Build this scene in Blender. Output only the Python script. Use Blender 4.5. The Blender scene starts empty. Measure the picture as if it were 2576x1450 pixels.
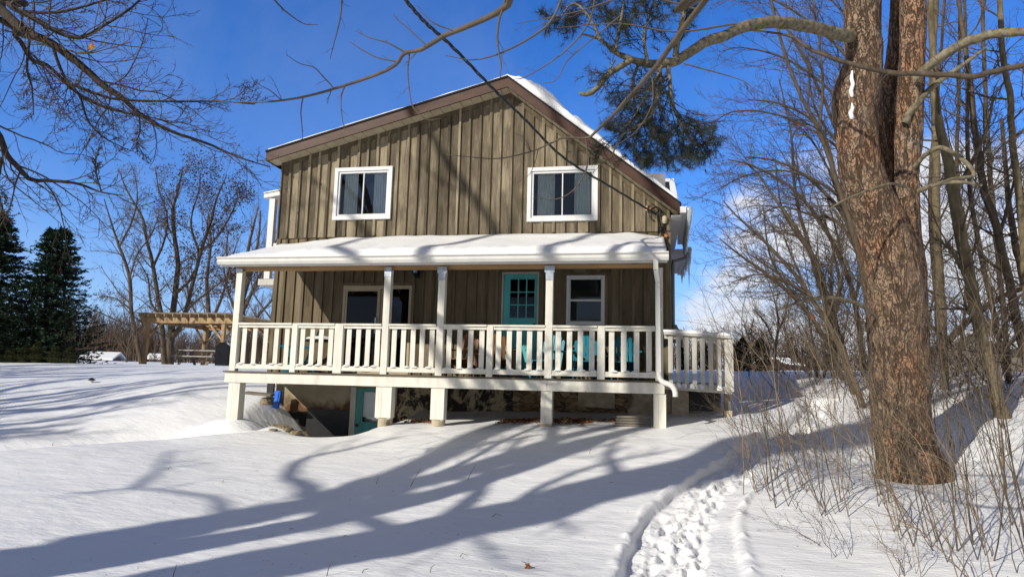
import bpy, math, random
import numpy as np
from mathutils import Vector, Matrix
PI=math.pi
scene=bpy.context.scene
COL=scene.collection
# ------------------------------------------------------------------ camera
F,YAW,PITCH,ROLL=1714.92,0.19864,0.13845,0.0256      # in a 2576 px wide frame
def cam_axes():
    cy,sy,cp,sp,cr,sr=math.cos(YAW),math.sin(YAW),math.cos(PITCH),math.sin(PITCH),math.cos(ROLL),math.sin(ROLL)
    Rz=np.array([[cy,-sy,0],[sy,cy,0],[0,0,1]]); Rx=np.array([[1,0,0],[0,cp,-sp],[0,sp,cp]]); M=Rz@Rx
    r0,f,u0=M@[1,0,0],M@[0,1,0],M@[0,0,1]
    return cr*r0+sr*u0, f, -sr*r0+cr*u0
CR,CF,CU=cam_axes()
def ray(x,y): return CF+(x-1288)/F*CR+(725-y)/F*CU
def at(x,y,Y):                                       # a picture point on the plane at house depth Y
    v=ray(x,y); return v*(Y/v[1])
cam=bpy.data.cameras.new('camera'); cam.sensor_width=36; cam.lens=F/2576*36; cam.clip_end=3000; cam.clip_start=.05
co=bpy.data.objects.new('camera',cam); COL.objects.link(co)
co.matrix_world=Matrix(((CR[0],CU[0],-CF[0],0),(CR[1],CU[1],-CF[1],0),(CR[2],CU[2],-CF[2],0),(0,0,0,1)))
scene.camera=co
# ------------------------------------------------------------------ light
SAZ,SEL=math.radians(36),math.radians(25.5)          # direction in which light travels, from +Y to +X
SD=np.array([math.sin(SAZ)*math.cos(SEL),math.cos(SAZ)*math.cos(SEL),-math.sin(SEL)])
sun=bpy.data.lights.new('sun','SUN'); sun.energy=4.5; sun.angle=math.radians(.53); sun.color=(1,.945,.85)
so=bpy.data.objects.new('sun',sun); COL.objects.link(so)
so.rotation_euler=Vector(SD).to_track_quat('-Z','Y').to_euler(); so.location=(-20,-30,30)
# ------------------------------------------------------------------ node helpers
def nd(nt,t,loc=(0,0),**kw):
    n=nt.nodes.new(t)
    for k,v in kw.items():
        if k.startswith('_'): setattr(n,k[1:],v)
        else: n.inputs[k.replace('__',' ')].default_value=v
    return n
def lk(nt,a,b): nt.links.new(a,b)
def ramp(nt,fac,stops,interp='LINEAR'):
    r=nt.nodes.new('ShaderNodeValToRGB'); r.color_ramp.interpolation=interp
    e=r.color_ramp.elements
    while len(e)<len(stops): e.new(.5)
    for i,(p,c) in enumerate(stops): e[i].position=p; e[i].color=(*c,1) if len(c)==3 else c
    lk(nt,fac,r.inputs[0]); return r.outputs[0]
def noise(nt,vec,scale,detail=4,rough=.55,dist=0):
    n=nt.nodes.new('ShaderNodeTexNoise'); n.inputs['Scale'].default_value=scale; n.inputs['Detail'].default_value=detail
    n.inputs['Roughness'].default_value=rough; n.inputs['Distortion'].default_value=dist
    if vec is not None: lk(nt,vec,n.inputs['Vector'])
    return n.outputs['Fac']
def mapping(nt,vec,scale=(1,1,1),rot=(0,0,0),loc=(0,0,0)):
    m=nt.nodes.new('ShaderNodeMapping'); m.inputs['Scale'].default_value=scale; m.inputs['Rotation'].default_value=rot; m.inputs['Location'].default_value=loc
    lk(nt,vec,m.inputs['Vector']); return m.outputs[0]
def mix(nt,fac,a,b,mode='MIX'):
    m=nt.nodes.new('ShaderNodeMix'); m.data_type='RGBA'; m.blend_type=mode
    for i,v in ((0,fac),(6,a),(7,b)):
        if hasattr(v,'is_linked') or hasattr(v,'node'): lk(nt,v,m.inputs[i])
        elif i==0: m.inputs[0].default_value=v
        else: m.inputs[i].default_value=(*v,1)
    return m.outputs[2]
def math_(nt,op,a,b=None,c=None):
    m=nt.nodes.new('ShaderNodeMath'); m.operation=op
    for i,v in enumerate((a,b,c)):
        if v is None: continue
        if hasattr(v,'node'): lk(nt,v,m.inputs[i])
        else: m.inputs[i].default_value=v
    return m.outputs[0]
def bump(nt,h,strength,dist,base=None):
    b=nt.nodes.new('ShaderNodeBump'); b.inputs['Strength'].default_value=strength; b.inputs['Distance'].default_value=dist
    lk(nt,h,b.inputs['Height'])
    if base is not None: lk(nt,base,b.inputs['Normal'])
    return b.outputs[0]
def mat(name,rough=.7,spec=.3,metal=0):
    m=bpy.data.materials.new(name); m.use_nodes=True; nt=m.node_tree
    p=nt.nodes['Principled BSDF']; p.inputs['Roughness'].default_value=rough; p.inputs['Specular IOR Level'].default_value=spec; p.inputs['Metallic'].default_value=metal
    tc=nt.nodes.new('ShaderNodeTexCoord')
    return m,nt,p,tc.outputs['Object']
def simple(name,col,var=.2,scale=8,rough=.6,spec=.3,stretch=(1,1,1),bmp=.0,metal=0,dirt=None,dscale=20):
    m,nt,p,v=mat(name,rough,spec,metal)
    v=mapping(nt,v,stretch)
    n=noise(nt,v,scale,5)
    lo=tuple(c*(1-var) for c in col); hi=tuple(min(1,c*(1+var)) for c in col)
    c=ramp(nt,n,[(.3,lo),(.7,hi)])
    if dirt:
        d=ramp(nt,noise(nt,v,dscale,3),[(.62,(0,0,0)),(.68,(1,1,1))]); c=mix(nt,d,c,dirt)
    lk(nt,c,p.inputs['Base Color'])
    if bmp: lk(nt,bump(nt,n,.6,bmp),p.inputs['Normal'])
    return m
M={}
# siding: stained rough-sawn board, tint by board
def siding(name,a,b,c,darkfoot=0):
    m,nt,p,v=mat(name,.8,.15)
    at_=nt.nodes.new('ShaderNodeAttribute'); at_.attribute_name='rnd'; rnd=at_.outputs['Fac']
    comb=nt.nodes.new('ShaderNodeCombineXYZ'); lk(nt,math_(nt,'MULTIPLY',rnd,37.),comb.inputs[2]); lk(nt,math_(nt,'MULTIPLY',rnd,11.),comb.inputs[1])
    va=nt.nodes.new('ShaderNodeVectorMath'); va.operation='ADD'; lk(nt,v,va.inputs[0]); lk(nt,comb.outputs[0],va.inputs[1]); vv=va.outputs[0]
    g=noise(nt,mapping(nt,vv,(1,1,.05)),42,6,.65,1.2)
    g2=noise(nt,mapping(nt,vv,(1,1,.22)),5,4,.6,.5)
    g3=noise(nt,mapping(nt,vv,(1,1,.5)),1.3,4,.6)
    s=math_(nt,'ADD',math_(nt,'MULTIPLY',g,.42),math_(nt,'ADD',math_(nt,'MULTIPLY',g2,.42),math_(nt,'MULTIPLY',g3,.25)))
    s=math_(nt,'ADD',s,math_(nt,'MULTIPLY',math_(nt,'SUBTRACT',rnd,.5),.24))
    col=ramp(nt,s,[(.36,a),(.53,b),(.70,c)])
    vo=nt.nodes.new('ShaderNodeTexVoronoi'); vo.inputs['Scale'].default_value=1.7; lk(nt,mapping(nt,vv,(2.2,2.2,.85)),vo.inputs['Vector'])
    kn=ramp(nt,vo.outputs['Distance'],[(.035,(1,1,1)),(.065,(0,0,0))])
    col=mix(nt,kn,col,tuple(x*.45 for x in a))
    lk(nt,col,p.inputs['Base Color']); lk(nt,bump(nt,g,.5,.004),p.inputs['Normal'])
    return m
M['siding']=siding('siding',(.052,.041,.027),(.142,.116,.077),(.315,.262,.175))
M['siding_low']=siding('siding_low',(.085,.066,.040),(.150,.118,.073),(.215,.175,.115))
def paint(name,col,streak=.06,chip=(.3,.24,.15),cs=.66):
    m,nt,p,v=mat(name,.55,.3)
    n=noise(nt,mapping(nt,v,(1,1,.25)),6,6,.6)
    c=ramp(nt,n,[(.3,tuple(x*(1-streak*2.2) for x in col)),(.65,col)])
    d=ramp(nt,noise(nt,v,17,4,.7),[(cs,(0,0,0)),(cs+.05,(1,1,1))]); c=mix(nt,d,c,chip)
    lk(nt,c,p.inputs['Base Color']); lk(nt,bump(nt,noise(nt,mapping(nt,v,(1,1,.08)),60,3),.25,.002),p.inputs['Normal'])
    return m
M['cream']=paint('cream_paint',(.76,.73,.63),.12,(.34,.28,.19),.655)
M['creamgrey']=paint('weathered_cream_paint',(.56,.54,.48),.1,(.3,.26,.2),.68)
M['white']=paint('white_paint',(.70,.70,.69),.05,(.45,.42,.38),.72)
M['tealdoor']=paint('teal_paint',(.10,.50,.50),.1,(.05,.22,.22),.74)
M['tealold']=paint('old_teal_paint',(.09,.33,.32),.12,(.35,.33,.25),.66)
M['turq']=simple('turquoise_plastic',(.012,.19,.26),.12,4,.45,.4)
M['fascia']=simple('brown_fascia',(.064,.029,.018),.3,5,.55,.3,(.5,1,1))
M['soffit']=simple('tan_soffit',(.42,.36,.25),.12,4,.6)
M['shingle']=simple('shingle',(.025,.024,.024),.4,60,.9,.1,bmp=.004)
M['newwood']=simple('new_lumber',(.44,.27,.125),.25,7,.65,.2,(.15,1,1),dirt=(.2,.09,.03),dscale=9)
M['perg']=simple('pergola_lumber',(.34,.23,.12),.35,4,.7,.2,(1,1,.3),dirt=(.16,.09,.05),dscale=5)
M['greywood']=simple('grey_wood',(.20,.175,.14),.35,9,.8,.15,(.2,1,1))
M['brownchair']=simple('stained_chair_wood',(.24,.105,.04),.3,9,.5,.4,(1,1,.2))
M['black']=simple('black_metal',(.012,.012,.013),.3,9,.4,.4)
M['blackcover']=simple('black_cover',(.008,.009,.014),.3,5,.7,.1,bmp=.01)
M['galv']=simple('galvanised_steel',(.42,.46,.50),.2,20,.35,.5,metal=.6)
M['greymetal']=simple('grey_metal',(.2,.2,.2),.2,10,.5)
M['concrete']=simple('concrete',(.42,.36,.26),.3,6,.85,.1,bmp=.004,dirt=(.18,.15,.1),dscale=4)
M['stone']=simple('field_stone',(.26,.21,.14),.5,7,.85,.15,bmp=.02,dirt=(.08,.07,.05),dscale=5)
M['blue']=simple('blue_plastic',(.02,.16,.70),.12,5,.4,.4)
M['dirt']=simple('earth',(.05,.038,.025),.5,12,.95,.05,bmp=.02)
M['leafbrown']=simple('dead_leaves',(.22,.09,.035),.6,9,.7,.2)
M['leaforange']=simple('orange_leaf',(.5,.17,.04),.3,20,.6,.2)
M['curtain']=simple('curtain_cloth',(.82,.80,.76),.1,3,.9,.1)
M['room']=simple('room_wall',(.26,.26,.26),.1,2,.9,.1)
M['farhouse']=simple('far_house_wall',(.18,.16,.14),.1,2,.9,.1)
M['carpaint']=simple('dark_red_car',(.035,.010,.010),.1,3,.3,.5)
M['tyre']=simple('tyre',(.015,.015,.015),.1,3,.8,.2)
M['cable']=simple('cable_sheath',(.035,.04,.038),.4,30,.6,.3)
M['teallamp']=simple('lamp_glass',(.5,.5,.48),.1,5,.15,.6)
def snowmat(name,sc=1.,tint=(.88,.88,.865),rough_b=.35):
    m,nt,p,v=mat(name,.55,.35)
    n1=noise(nt,v,3.2*sc,5,.55); n2=noise(nt,v,85*sc,3,.6); n3=noise(nt,mapping(nt,v,(1,2.6,1),(0,0,.6)),2.2*sc,5,.6)
    c=ramp(nt,n1,[(.3,tuple(x*.975 for x in tint)),(.7,tint)])
    fl=noise(nt,v,31,2,.5); d=ramp(nt,fl,[(.80,(0,0,0)),(.83,(1,1,1))]); c=mix(nt,d,c,(.3,.22,.15))
    lk(nt,c,p.inputs['Base Color'])
    b=bump(nt,n2,rough_b,.006); b=bump(nt,n3,.75,.035,b); b=bump(nt,noise(nt,mapping(nt,v,(1,3.2,1),(0,0,.45)),9,4,.6),.35,.012,b)
    lk(nt,b,p.inputs['Normal'])
    p.inputs['Subsurface Weight'].default_value=.0
    return m
M['snow']=snowmat('snow')
M['roofsnow']=snowmat('packed_snow',1.4,(.88,.88,.87),.5)
def icemat():
    m,nt,p,v=mat('ice',.12,.5); p.inputs['Base Color'].default_value=(.62,.7,.76,1); p.inputs['Transmission Weight'].default_value=.5; return m
M['ice']=icemat()
def barkpine():
    m,nt,p,v=mat('pine_bark',.92,.08)
    def ridge(scale,st,det,dist,w0,w1):
        n=noise(nt,mapping(nt,v,st),scale,det,.55,dist)
        d=math_(nt,'ABSOLUTE',math_(nt,'SUBTRACT',n,.5))
        return ramp(nt,d,[(w0,(0,0,0)),(w1,(1,1,1))])
    r1=ridge(9,(1,1,.26),5,.9,.0,.045); r2=ridge(17,(1,1,.55),5,1.2,.0,.05)
    n1=noise(nt,mapping(nt,v,(1,1,.35)),14,6,.65); n2=noise(nt,mapping(nt,v,(1,1,.5)),2.2,5,.6); n3=noise(nt,mapping(nt,v,(1,1,.7)),34,4,.6)
    s_=math_(nt,'ADD',math_(nt,'MULTIPLY',n1,.6),math_(nt,'MULTIPLY',n3,.4))
    pc=ramp(nt,s_,[(.34,(.17,.112,.075)),(.48,(.28,.19,.125)),(.60,(.315,.235,.17)),(.74,(.40,.25,.15))])
    pc=mix(nt,ramp(nt,n2,[(.48,(0,0,0)),(.68,(.7,.7,.7))]),pc,(.43,.20,.10))
    pc=mix(nt,ramp(nt,noise(nt,mapping(nt,v,(1,1,.6),(0,0,0),(5,2,1)),3.1,5,.6),[(.55,(0,0,0)),(.75,(.7,.7,.7))]),pc,(.31,.265,.215))
    cr=math_(nt,'MULTIPLY',r1,math_(nt,'ADD',math_(nt,'MULTIPLY',r2,.55),.45))
    col=mix(nt,cr,(.095,.062,.044),pc)
    lk(nt,col,p.inputs['Base Color'])
    h=math_(nt,'ADD',math_(nt,'MULTIPLY',cr,.9),math_(nt,'MULTIPLY',n1,.7))
    lk(nt,bump(nt,h,1.,.045),p.inputs['Normal']); return m
M['pinebark']=barkpine()
M['limbbark']=simple('pine_limb_bark',(.175,.15,.10),.55,14,.9,.1,(1,1,1),.01,dirt=(.10,.09,.06),dscale=9)
M['bark']=simple('grey_bark',(.095,.074,.053),.4,12,.9,.1,(1,1,.3),.006)
M['barkdark']=simple('dark_bark',(.060,.048,.038),.4,12,.9,.1,(1,1,.3),.004)
M['barkolive']=simple('olive_bark',(.145,.118,.070),.45,9,.9,.1,(1,1,.4),.006)
M['twig']=simple('twig_bark',(.105,.080,.058),.3,5,.8,.15)
M['twiglight']=simple('pale_twig',(.22,.165,.105),.3,5,.7,.2)
M['twigfar']=simple('far_twig',(.135,.105,.085),.3,3,.9,.1)
M['farwood']=simple('far_wood',(.105,.074,.058),.4,.05,.95,.05)
M['twigmid']=simple('brown_grey_twig',(.115,.092,.066),.3,5,.75,.15)
M['needle']=simple('pine_needles',(.034,.046,.028),.5,3,.6,.2)
M['needlered']=simple('browned_needles',(.16,.07,.03),.5,6,.6,.2)
M['spruce']=simple('spruce_needles',(.020,.042,.024),.5,2.5,.7,.15)
M['cedar']=simple('cedar_foliage',(.040,.045,.018),.6,3,.8,.1)
M['cedardark']=simple('dark_cedar_foliage',(.016,.026,.014),.5,3,.8,.1)
M['path']=M['snow']
def glassmat(name,tint=(.55,.6,.62),refl=.12):
    m=bpy.data.materials.new(name); m.use_nodes=True; nt=m.node_tree; out=nt.nodes['Material Output']; nt.nodes.remove(nt.nodes['Principled BSDF'])
    t=nt.nodes.new('ShaderNodeBsdfTransparent'); t.inputs[0].default_value=(*tint,1)
    g=nt.nodes.new('ShaderNodeBsdfGlossy'); g.inputs['Roughness'].default_value=.015; g.inputs[0].default_value=(.9,.95,1,1)
    tc=nt.nodes.new('ShaderNodeTexCoord')
    lk(nt,bump(nt,noise(nt,tc.outputs['Object'],1.3,1),.12,.01),g.inputs['Normal'])
    fr=nt.nodes.new('ShaderNodeFresnel'); fr.inputs[0].default_value=1.5
    f=math_(nt,'ADD',fr.outputs[0],refl)
    mx=nt.nodes.new('ShaderNodeMixShader'); lk(nt,f,mx.inputs[0]); lk(nt,t.outputs[0],mx.inputs[1]); lk(nt,g.outputs[0],mx.inputs[2]); lk(nt,mx.outputs[0],out.inputs[0])
    return m
M['glass']=glassmat('window_glass',(.86,.9,.9),.01)
M['glassdoor']=glassmat('door_glass',(.12,.13,.14),.0)
M['gutter']=paint('gutter_paint',(.66,.65,.61),.05,(.2,.17,.12),.70)
M['deck']=simple('deck_boards',(.11,.09,.065),.35,9,.8,.15,(.2,1,1))
def plaster():
    m,nt,p,v=mat('stained_plaster',.9,.1)
    sx=nt.nodes.new('ShaderNodeSeparateXYZ'); lk(nt,v,sx.inputs[0])
    n=noise(nt,v,3,6,.6); n2=noise(nt,v,1.6,7,.68,.8)
    c=ramp(nt,n,[(.3,(.30,.25,.16)),(.7,(.42,.36,.25))])
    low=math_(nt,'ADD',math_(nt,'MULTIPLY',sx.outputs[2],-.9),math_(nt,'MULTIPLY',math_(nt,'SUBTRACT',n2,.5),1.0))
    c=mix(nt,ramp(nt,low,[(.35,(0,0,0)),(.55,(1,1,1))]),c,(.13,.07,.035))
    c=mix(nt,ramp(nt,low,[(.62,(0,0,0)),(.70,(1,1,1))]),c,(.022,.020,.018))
    lk(nt,c,p.inputs['Base Color']); lk(nt,bump(nt,n2,.5,.01),p.inputs['Normal']); return m
M['plaster']=plaster()
def tarplaster():
    m,nt,p,v=mat('tarred_plaster',.9,.1)
    n=noise(nt,v,3,6,.6); n2=noise(nt,mapping(nt,v,(1,1,.55)),2.4,8,.72,1.2)
    c=ramp(nt,n,[(.3,(.28,.23,.15)),(.7,(.40,.34,.23))])
    c=mix(nt,ramp(nt,n2,[(.46,(0,0,0)),(.53,(1,1,1))]),c,(.030,.026,.022))
    lk(nt,c,p.inputs['Base Color']); lk(nt,bump(nt,n2,.5,.012),p.inputs['Normal']); return m
M['tar']=tarplaster()
def rubble():
    m,nt,p,v=mat('rubble_stone',.9,.1)
    w=nt.nodes.new('ShaderNodeVectorMath'); w.operation='ADD'; n0=nt.nodes.new('ShaderNodeTexNoise'); n0.inputs['Scale'].default_value=2.5; lk(nt,v,n0.inputs['Vector'])
    sc=nt.nodes.new('ShaderNodeVectorMath'); sc.operation='SCALE'; sc.inputs[3].default_value=.25; lk(nt,n0.outputs['Color'],sc.inputs[0]); lk(nt,v,w.inputs[0]); lk(nt,sc.outputs[0],w.inputs[1])
    mp=mapping(nt,w.outputs[0],(1,1,2.6))
    vo=nt.nodes.new('ShaderNodeTexVoronoi'); vo.feature='DISTANCE_TO_EDGE'; vo.inputs['Scale'].default_value=4.6; lk(nt,mp,vo.inputs['Vector'])
    vc=nt.nodes.new('ShaderNodeTexVoronoi'); vc.inputs['Scale'].default_value=4.6; lk(nt,mp,vc.inputs['Vector'])
    sp=nt.nodes.new('ShaderNodeSeparateColor'); lk(nt,vc.outputs['Color'],sp.inputs[0])
    s=math_(nt,'ADD',math_(nt,'MULTIPLY',sp.outputs[0],.5),math_(nt,'MULTIPLY',noise(nt,v,9,5),.5))
    pc=ramp(nt,s,[(.3,(.15,.10,.055)),(.7,(.32,.245,.15))])
    cr=ramp(nt,vo.outputs['Distance'],[(.0,(0,0,0)),(.07,(1,1,1))])
    c=mix(nt,cr,(.075,.055,.036),pc); lk(nt,c,p.inputs['Base Color']); lk(nt,bump(nt,cr,.8,.03),p.inputs['Normal']); return m
M['rubble']=rubble()
# ------------------------------------------------------------------ object helpers
def link(name,me,m,parent=None,smooth=False):
    if m: me.materials.append(m)
    if smooth: me.polygons.foreach_set('use_smooth',[True]*len(me.polygons))
    o=bpy.data.objects.new(name,me); COL.objects.link(o)
    if parent: o.parent=parent
    return o
def tag(o,label,cat,group=None,kind=None):
    if label: o['label']=label
    if cat: o['category']=cat
    if group: o['group']=group
    if kind: o['kind']=kind
    return o
def empty(name,loc,label,cat,group=None,rz=0):
    o=bpy.data.objects.new(name,None); COL.objects.link(o); o.location=loc; o.rotation_euler=(0,0,rz); o.empty_display_size=.2
    return tag(o,label,cat,group)
class MB:
    """collects boxes, prisms, tubes in one mesh"""
    def __init__(s): s.v=[]; s.f=[]; s.r=[]
    def poly(s,vs,fs,rnd=0.):
        b=len(s.v); s.v+= [tuple(map(float,p)) for p in vs]; s.f+=[tuple(i+b for i in f) for f in fs]; s.r+=[rnd]*len(vs)
    def box(s,x0,x1,y0,y1,z0,z1,rnd=0.):
        s.poly([(x0,y0,z0),(x1,y0,z0),(x1,y1,z0),(x0,y1,z0),(x0,y0,z1),(x1,y0,z1),(x1,y1,z1),(x0,y1,z1)],
               [(0,3,2,1),(4,5,6,7),(0,1,5,4),(1,2,6,5),(2,3,7,6),(3,0,4,7)],rnd)
    def prism(s,pts,ax,a,b,rnd=0.):   # polygon pts in the plane across axis ax, from a to b
        n=len(pts)
        def P(q,t): return {0:(t,q[0],q[1]),1:(q[0],t,q[1]),2:(q[0],q[1],t)}[ax]
        vs=[P(q,a) for q in pts]+[P(q,b) for q in pts]
        fs=[tuple(range(n)),tuple(range(2*n-1,n-1,-1))]+[(i,(i+1)%n+0,(i+1)%n+n,i+n) for i in range(n)]
        s.poly(vs,fs,rnd)
    def bar(s,p,q,w,h,up=(0,0,1),rnd=0.):
        p=Vector(p);q=Vector(q);t=(q-p).normalized();u=Vector(up)
        a=t.cross(u).normalized()*w/2; b=a.cross(t).normalized()*h/2
        vs=[p-a-b,p+a-b,p+a+b,p-a+b,q-a-b,q+a-b,q+a+b,q-a+b]
        s.poly(vs,[(0,3,2,1),(4,5,6,7),(0,1,5,4),(1,2,6,5),(2,3,7,6),(3,0,4,7)],rnd)
    def tube(s,pts,rad,n=8,cap=True):
        pts=[Vector(p) for p in pts]; k=len(pts)
        if not hasattr(rad,'__len__'): rad=[rad]*k
        rings=[]; prev=None
        for i,p in enumerate(pts):
            t=(pts[min(i+1,k-1)]-pts[max(i-1,0)]).normalized()
            ref=prev if prev is not None else (Vector((0,0,1)) if abs(t.z)<.9 else Vector((1,0,0)))
            a=t.cross(ref).normalized(); b=a.cross(t).normalized(); prev=b
            rings+=[p+(a*math.cos(2*PI*j/n)+b*math.sin(2*PI*j/n))*rad[i] for j in range(n)]
        fs=[(i*n+j,i*n+(j+1)%n,(i+1)*n+(j+1)%n,(i+1)*n+j) for i in range(k-1) for j in range(n)]
        if cap: fs+=[tuple(range(n-1,-1,-1)),tuple(range((k-1)*n,k*n))]
        s.poly(rings,fs)
    def build(s,name,m,parent=None,smooth=False,bev=0):
        me=bpy.data.meshes.new(name); me.from_pydata(s.v,[],s.f); 
        a=me.attributes.new('rnd','FLOAT','POINT'); a.data.foreach_set('value',s.r)
        o=link(name,me,m,parent,smooth)
        if bev:
            b=o.modifiers.new('bevel','BEVEL'); b.width=bev; b.segments=1; b.limit_method='ANGLE'
        return o
def np_mesh(name,V,Q,m,parent=None,smooth=True):
    """V (n,3); Q list of int arrays (k,4) or (k,3)"""
    me=bpy.data.meshes.new(name); Q=[q for q in Q if len(q)]
    me.vertices.add(len(V)); me.vertices.foreach_set('co',np.asarray(V,np.float32).ravel())
    tot=sum(len(q)*q.shape[1] for q in Q); nf=sum(len(q) for q in Q)
    me.loops.add(tot); me.polygons.add(nf)
    me.loops.foreach_set('vertex_index',np.concatenate([q.ravel() for q in Q]).astype(np.int32))
    ls=np.concatenate([np.full(len(q),q.shape[1]) for q in Q]); st=np.concatenate([[0],np.cumsum(ls)[:-1]])
    me.polygons.foreach_set('loop_start',st.astype(np.int32))
    me.update(calc_edges=True); me.validate()
    return link(name,me,m,parent,smooth)
class Tubes:
    """vectorised branches: groups of polylines with the same point count"""
    def __init__(s): s.g=[]
    def add(s,P,R,n): s.g.append((np.asarray(P,float),np.asarray(R,float),n))
    def build(s,name,m,parent=None,origin=(0,0,0)):
        V=[];Q=[];b=0
        for P,R,n in s.g:
            N,k,_=P.shape
            T=np.gradient(P,axis=1); T/=np.linalg.norm(T,axis=2,keepdims=True)+1e-9
            ref=np.where(np.abs(T[:,:1,2:3])<.8,np.array([0,0,1.])[None,None],np.array([1.,0,0])[None,None])
            ref=np.broadcast_to(ref,T.shape); A=np.cross(T,ref); A/=np.linalg.norm(A,axis=2,keepdims=True)+1e-9; B=np.cross(A,T)
            th=np.arange(n)*2*PI/n
            v=P[:,:,None,:]+R[:,:,None,None]*(A[:,:,None,:]*np.cos(th)[None,None,:,None]+B[:,:,None,:]*np.sin(th)[None,None,:,None])
            V.append(v.reshape(-1,3)-np.asarray(origin))
            idx=b+np.arange(N*k*n).reshape(N,k,n)
            q=np.stack([idx[:,:-1,:],np.roll(idx[:,:-1,:],-1,2),np.roll(idx[:,1:,:],-1,2),idx[:,1:,:]],-1).reshape(-1,4)
            Q.append(q); b+=N*k*n
        return np_mesh(name,np.concatenate(V),[np.concatenate(Q)],m,parent)
def unit(v): return v/(np.linalg.norm(v,axis=-1,keepdims=True)+1e-9)
def level(rng,P0,D,L,R,k,wob=.12,up=0.,tip=.25,pull=None):
    """grow N polylines of k segments"""
    N=len(P0); P=[P0]; D=unit(D); d=D.copy(); seg=(L/k)[:,None]
    bend=rng.normal(size=(N,3))*wob*.6
    for i in range(k):
        d=unit(d+rng.normal(size=(N,3))*wob+bend*.5+np.array([0,0,up]))
        if pull is not None: d=unit(d+np.asarray(pull))
        P.append(P[-1]+d*seg)
    P=np.stack(P,1); t=np.linspace(0,1,k+1)[None]
    return P,R[:,None]*(1-(1-tip)*t)
def spawn(rng,P,R,m,t0,t1,ang,lf,L,rf=.6,minr=0.,flat=0.):
    """m children on each parent polyline"""
    N,k,_=P.shape
    t=(t0+(t1-t0)*(np.arange(m)[None]+rng.uniform(0,1,(N,m)))/m)
    x=t*(k-1); i=np.minimum(x.astype(int),k-2); f=(x-i)[...,None]
    n=np.arange(N)[:,None]
    p=P[n,i]*(1-f)+P[n,i+1]*f; tg=unit(P[n,i+1]-P[n,i]); r=R[n,i]*(1-f[...,0])+R[n,i+1]*f[...,0]
    z=rng.normal(size=(N,m,3)); z[...,2]*=(1-flat); z-=tg*np.sum(z*tg,-1,keepdims=True); z=unit(z)
    a=np.radians(ang*rng.uniform(.65,1.25,(N,m)))[...,None]
    d=tg*np.cos(a)+z*np.sin(a)
    l=np.asarray(L)[:,None]*lf*rng.uniform(.55,1.15,(N,m))*(1.15-.6*t)
    return p.reshape(-1,3),d.reshape(-1,3),l.ravel(),np.maximum(r*rf*rng.uniform(.7,1,(N,m)),minr).ravel()
def resample(pts,rad,k):
    pts=np.asarray(pts,float); rad=np.asarray(rad,float)
    # Catmull-Rom
    P=np.vstack([2*pts[0]-pts[1],pts,2*pts[-1]-pts[-2]]); R=np.r_[rad[0],rad,rad[-1]]
    n=len(pts)-1; out=[];ro=[]
    for s in np.linspace(0,n,k):
        i=min(int(s),n-1); t=s-i; a,b,c,d=P[i],P[i+1],P[i+2],P[i+3]
        out.append(.5*((2*b)+(-a+c)*t+(2*a-5*b+4*c-d)*t*t+(-a+3*b-3*c+d)*t**3)); ro.append(R[i+1]*(1-t)+R[i+2]*t)
    return np.array(out),np.array(ro)
# ------------------------------------------------------------------ ground
CP=np.array([(0,0,-1.62),(0,3,-1.62),(-5,4.5,-1.6),(3.3,6.5,-1.5),(0,6,-1.56),(-2,7.5,-1.42),(0,9,-1.16),(-3,9.5,-1.2),(0,11.8,-.68),(-1.75,12,-.74),(-3.7,12,-.80),(-4.8,11.7,-.86),
 (-5.9,11.3,-1.04),(-7.1,10.4,-1.1),(-8.2,9.2,-1.15),(-8.7,8.0,-1.25),(-12,5,-1.5),(3.08,9.24,-1.12),(3.2,8.0,-1.30),(2.0,8.6,-1.2),(4.5,9.6,-1.0),(2,12,-.62),(1.7,13.6,-.5),(1.9,16,-.25),(3.4,17,.1),(5,20,.45),(6.2,30,.80),(6.4,38,1.02),
 (7.5,15,.12),(8,10,-.7),(10,14,0),(8,6,-1.35),(15,18,.4),(15,30,.9),(0,22,.4),(-3,18,.2),(-1,13.5,-.62),(-3,13.6,-.66),(-4.6,13.4,-.72),
 (-7.9,12,-.81),(-8.5,14,-.30),(-9.5,14.2,-.2),(-9.2,12,-.72),(-8.6,11,-1.16),(-9.8,10.3,-1.2),(-12,12,-.85),(-15,12,-.75),(-12,15.5,-.12),(-14,20,.18),(-18,20,.14),(-23,20,.1),(-19,15,-.35),(-10,18,.1),
 (-20,25,.40),(-24,30,.46),(-20,30,.42),(-28,26,.36),(-30,34,.42),(-15,30,.5),(-20,40,.62),(-35,42,.6),(-8,32,.6),(-13,9,-1.3),(-17,8,-1.2),(-6,0,-1.65),(6,0,-1.6),(0,-8,-1.7),(-12,-6,-1.6),(-10,-12,-1.6),(10,-8,-1.6),(-25,5,-1.0),(22,8,-.6),
 (10,45,1.25),(-45,25,.3),(40,30,.9)],float)
def tps_fit(C,lam=.25):
    n=len(C); d=np.linalg.norm(C[:,None,:2]-C[None,:,:2],axis=2)
    K=np.where(d>0,d*d*np.log(d+1e-9),0)+lam*np.eye(n); Pm=np.c_[np.ones(n),C[:,:2]]
    A=np.block([[K,Pm],[Pm.T,np.zeros((3,3))]]); return np.linalg.solve(A,np.r_[C[:,2],0,0,0])
TW=tps_fit(CP)
PB=ray(2290,1190)*9.65
def tps(x,y):
    sh=x.shape; x=x.ravel(); y=y.ravel(); out=np.zeros_like(x)
    for a in range(0,len(x),20000):
        X=x[a:a+20000];Y=y[a:a+20000]
        d2=(X[:,None]-CP[None,:,0])**2+(Y[:,None]-CP[None,:,1])**2
        out[a:a+20000]=(.5*d2*np.log(d2+1e-12))@TW[:-3]+TW[-3]+TW[-2]*X+TW[-1]*Y
    return out.reshape(sh)
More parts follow.
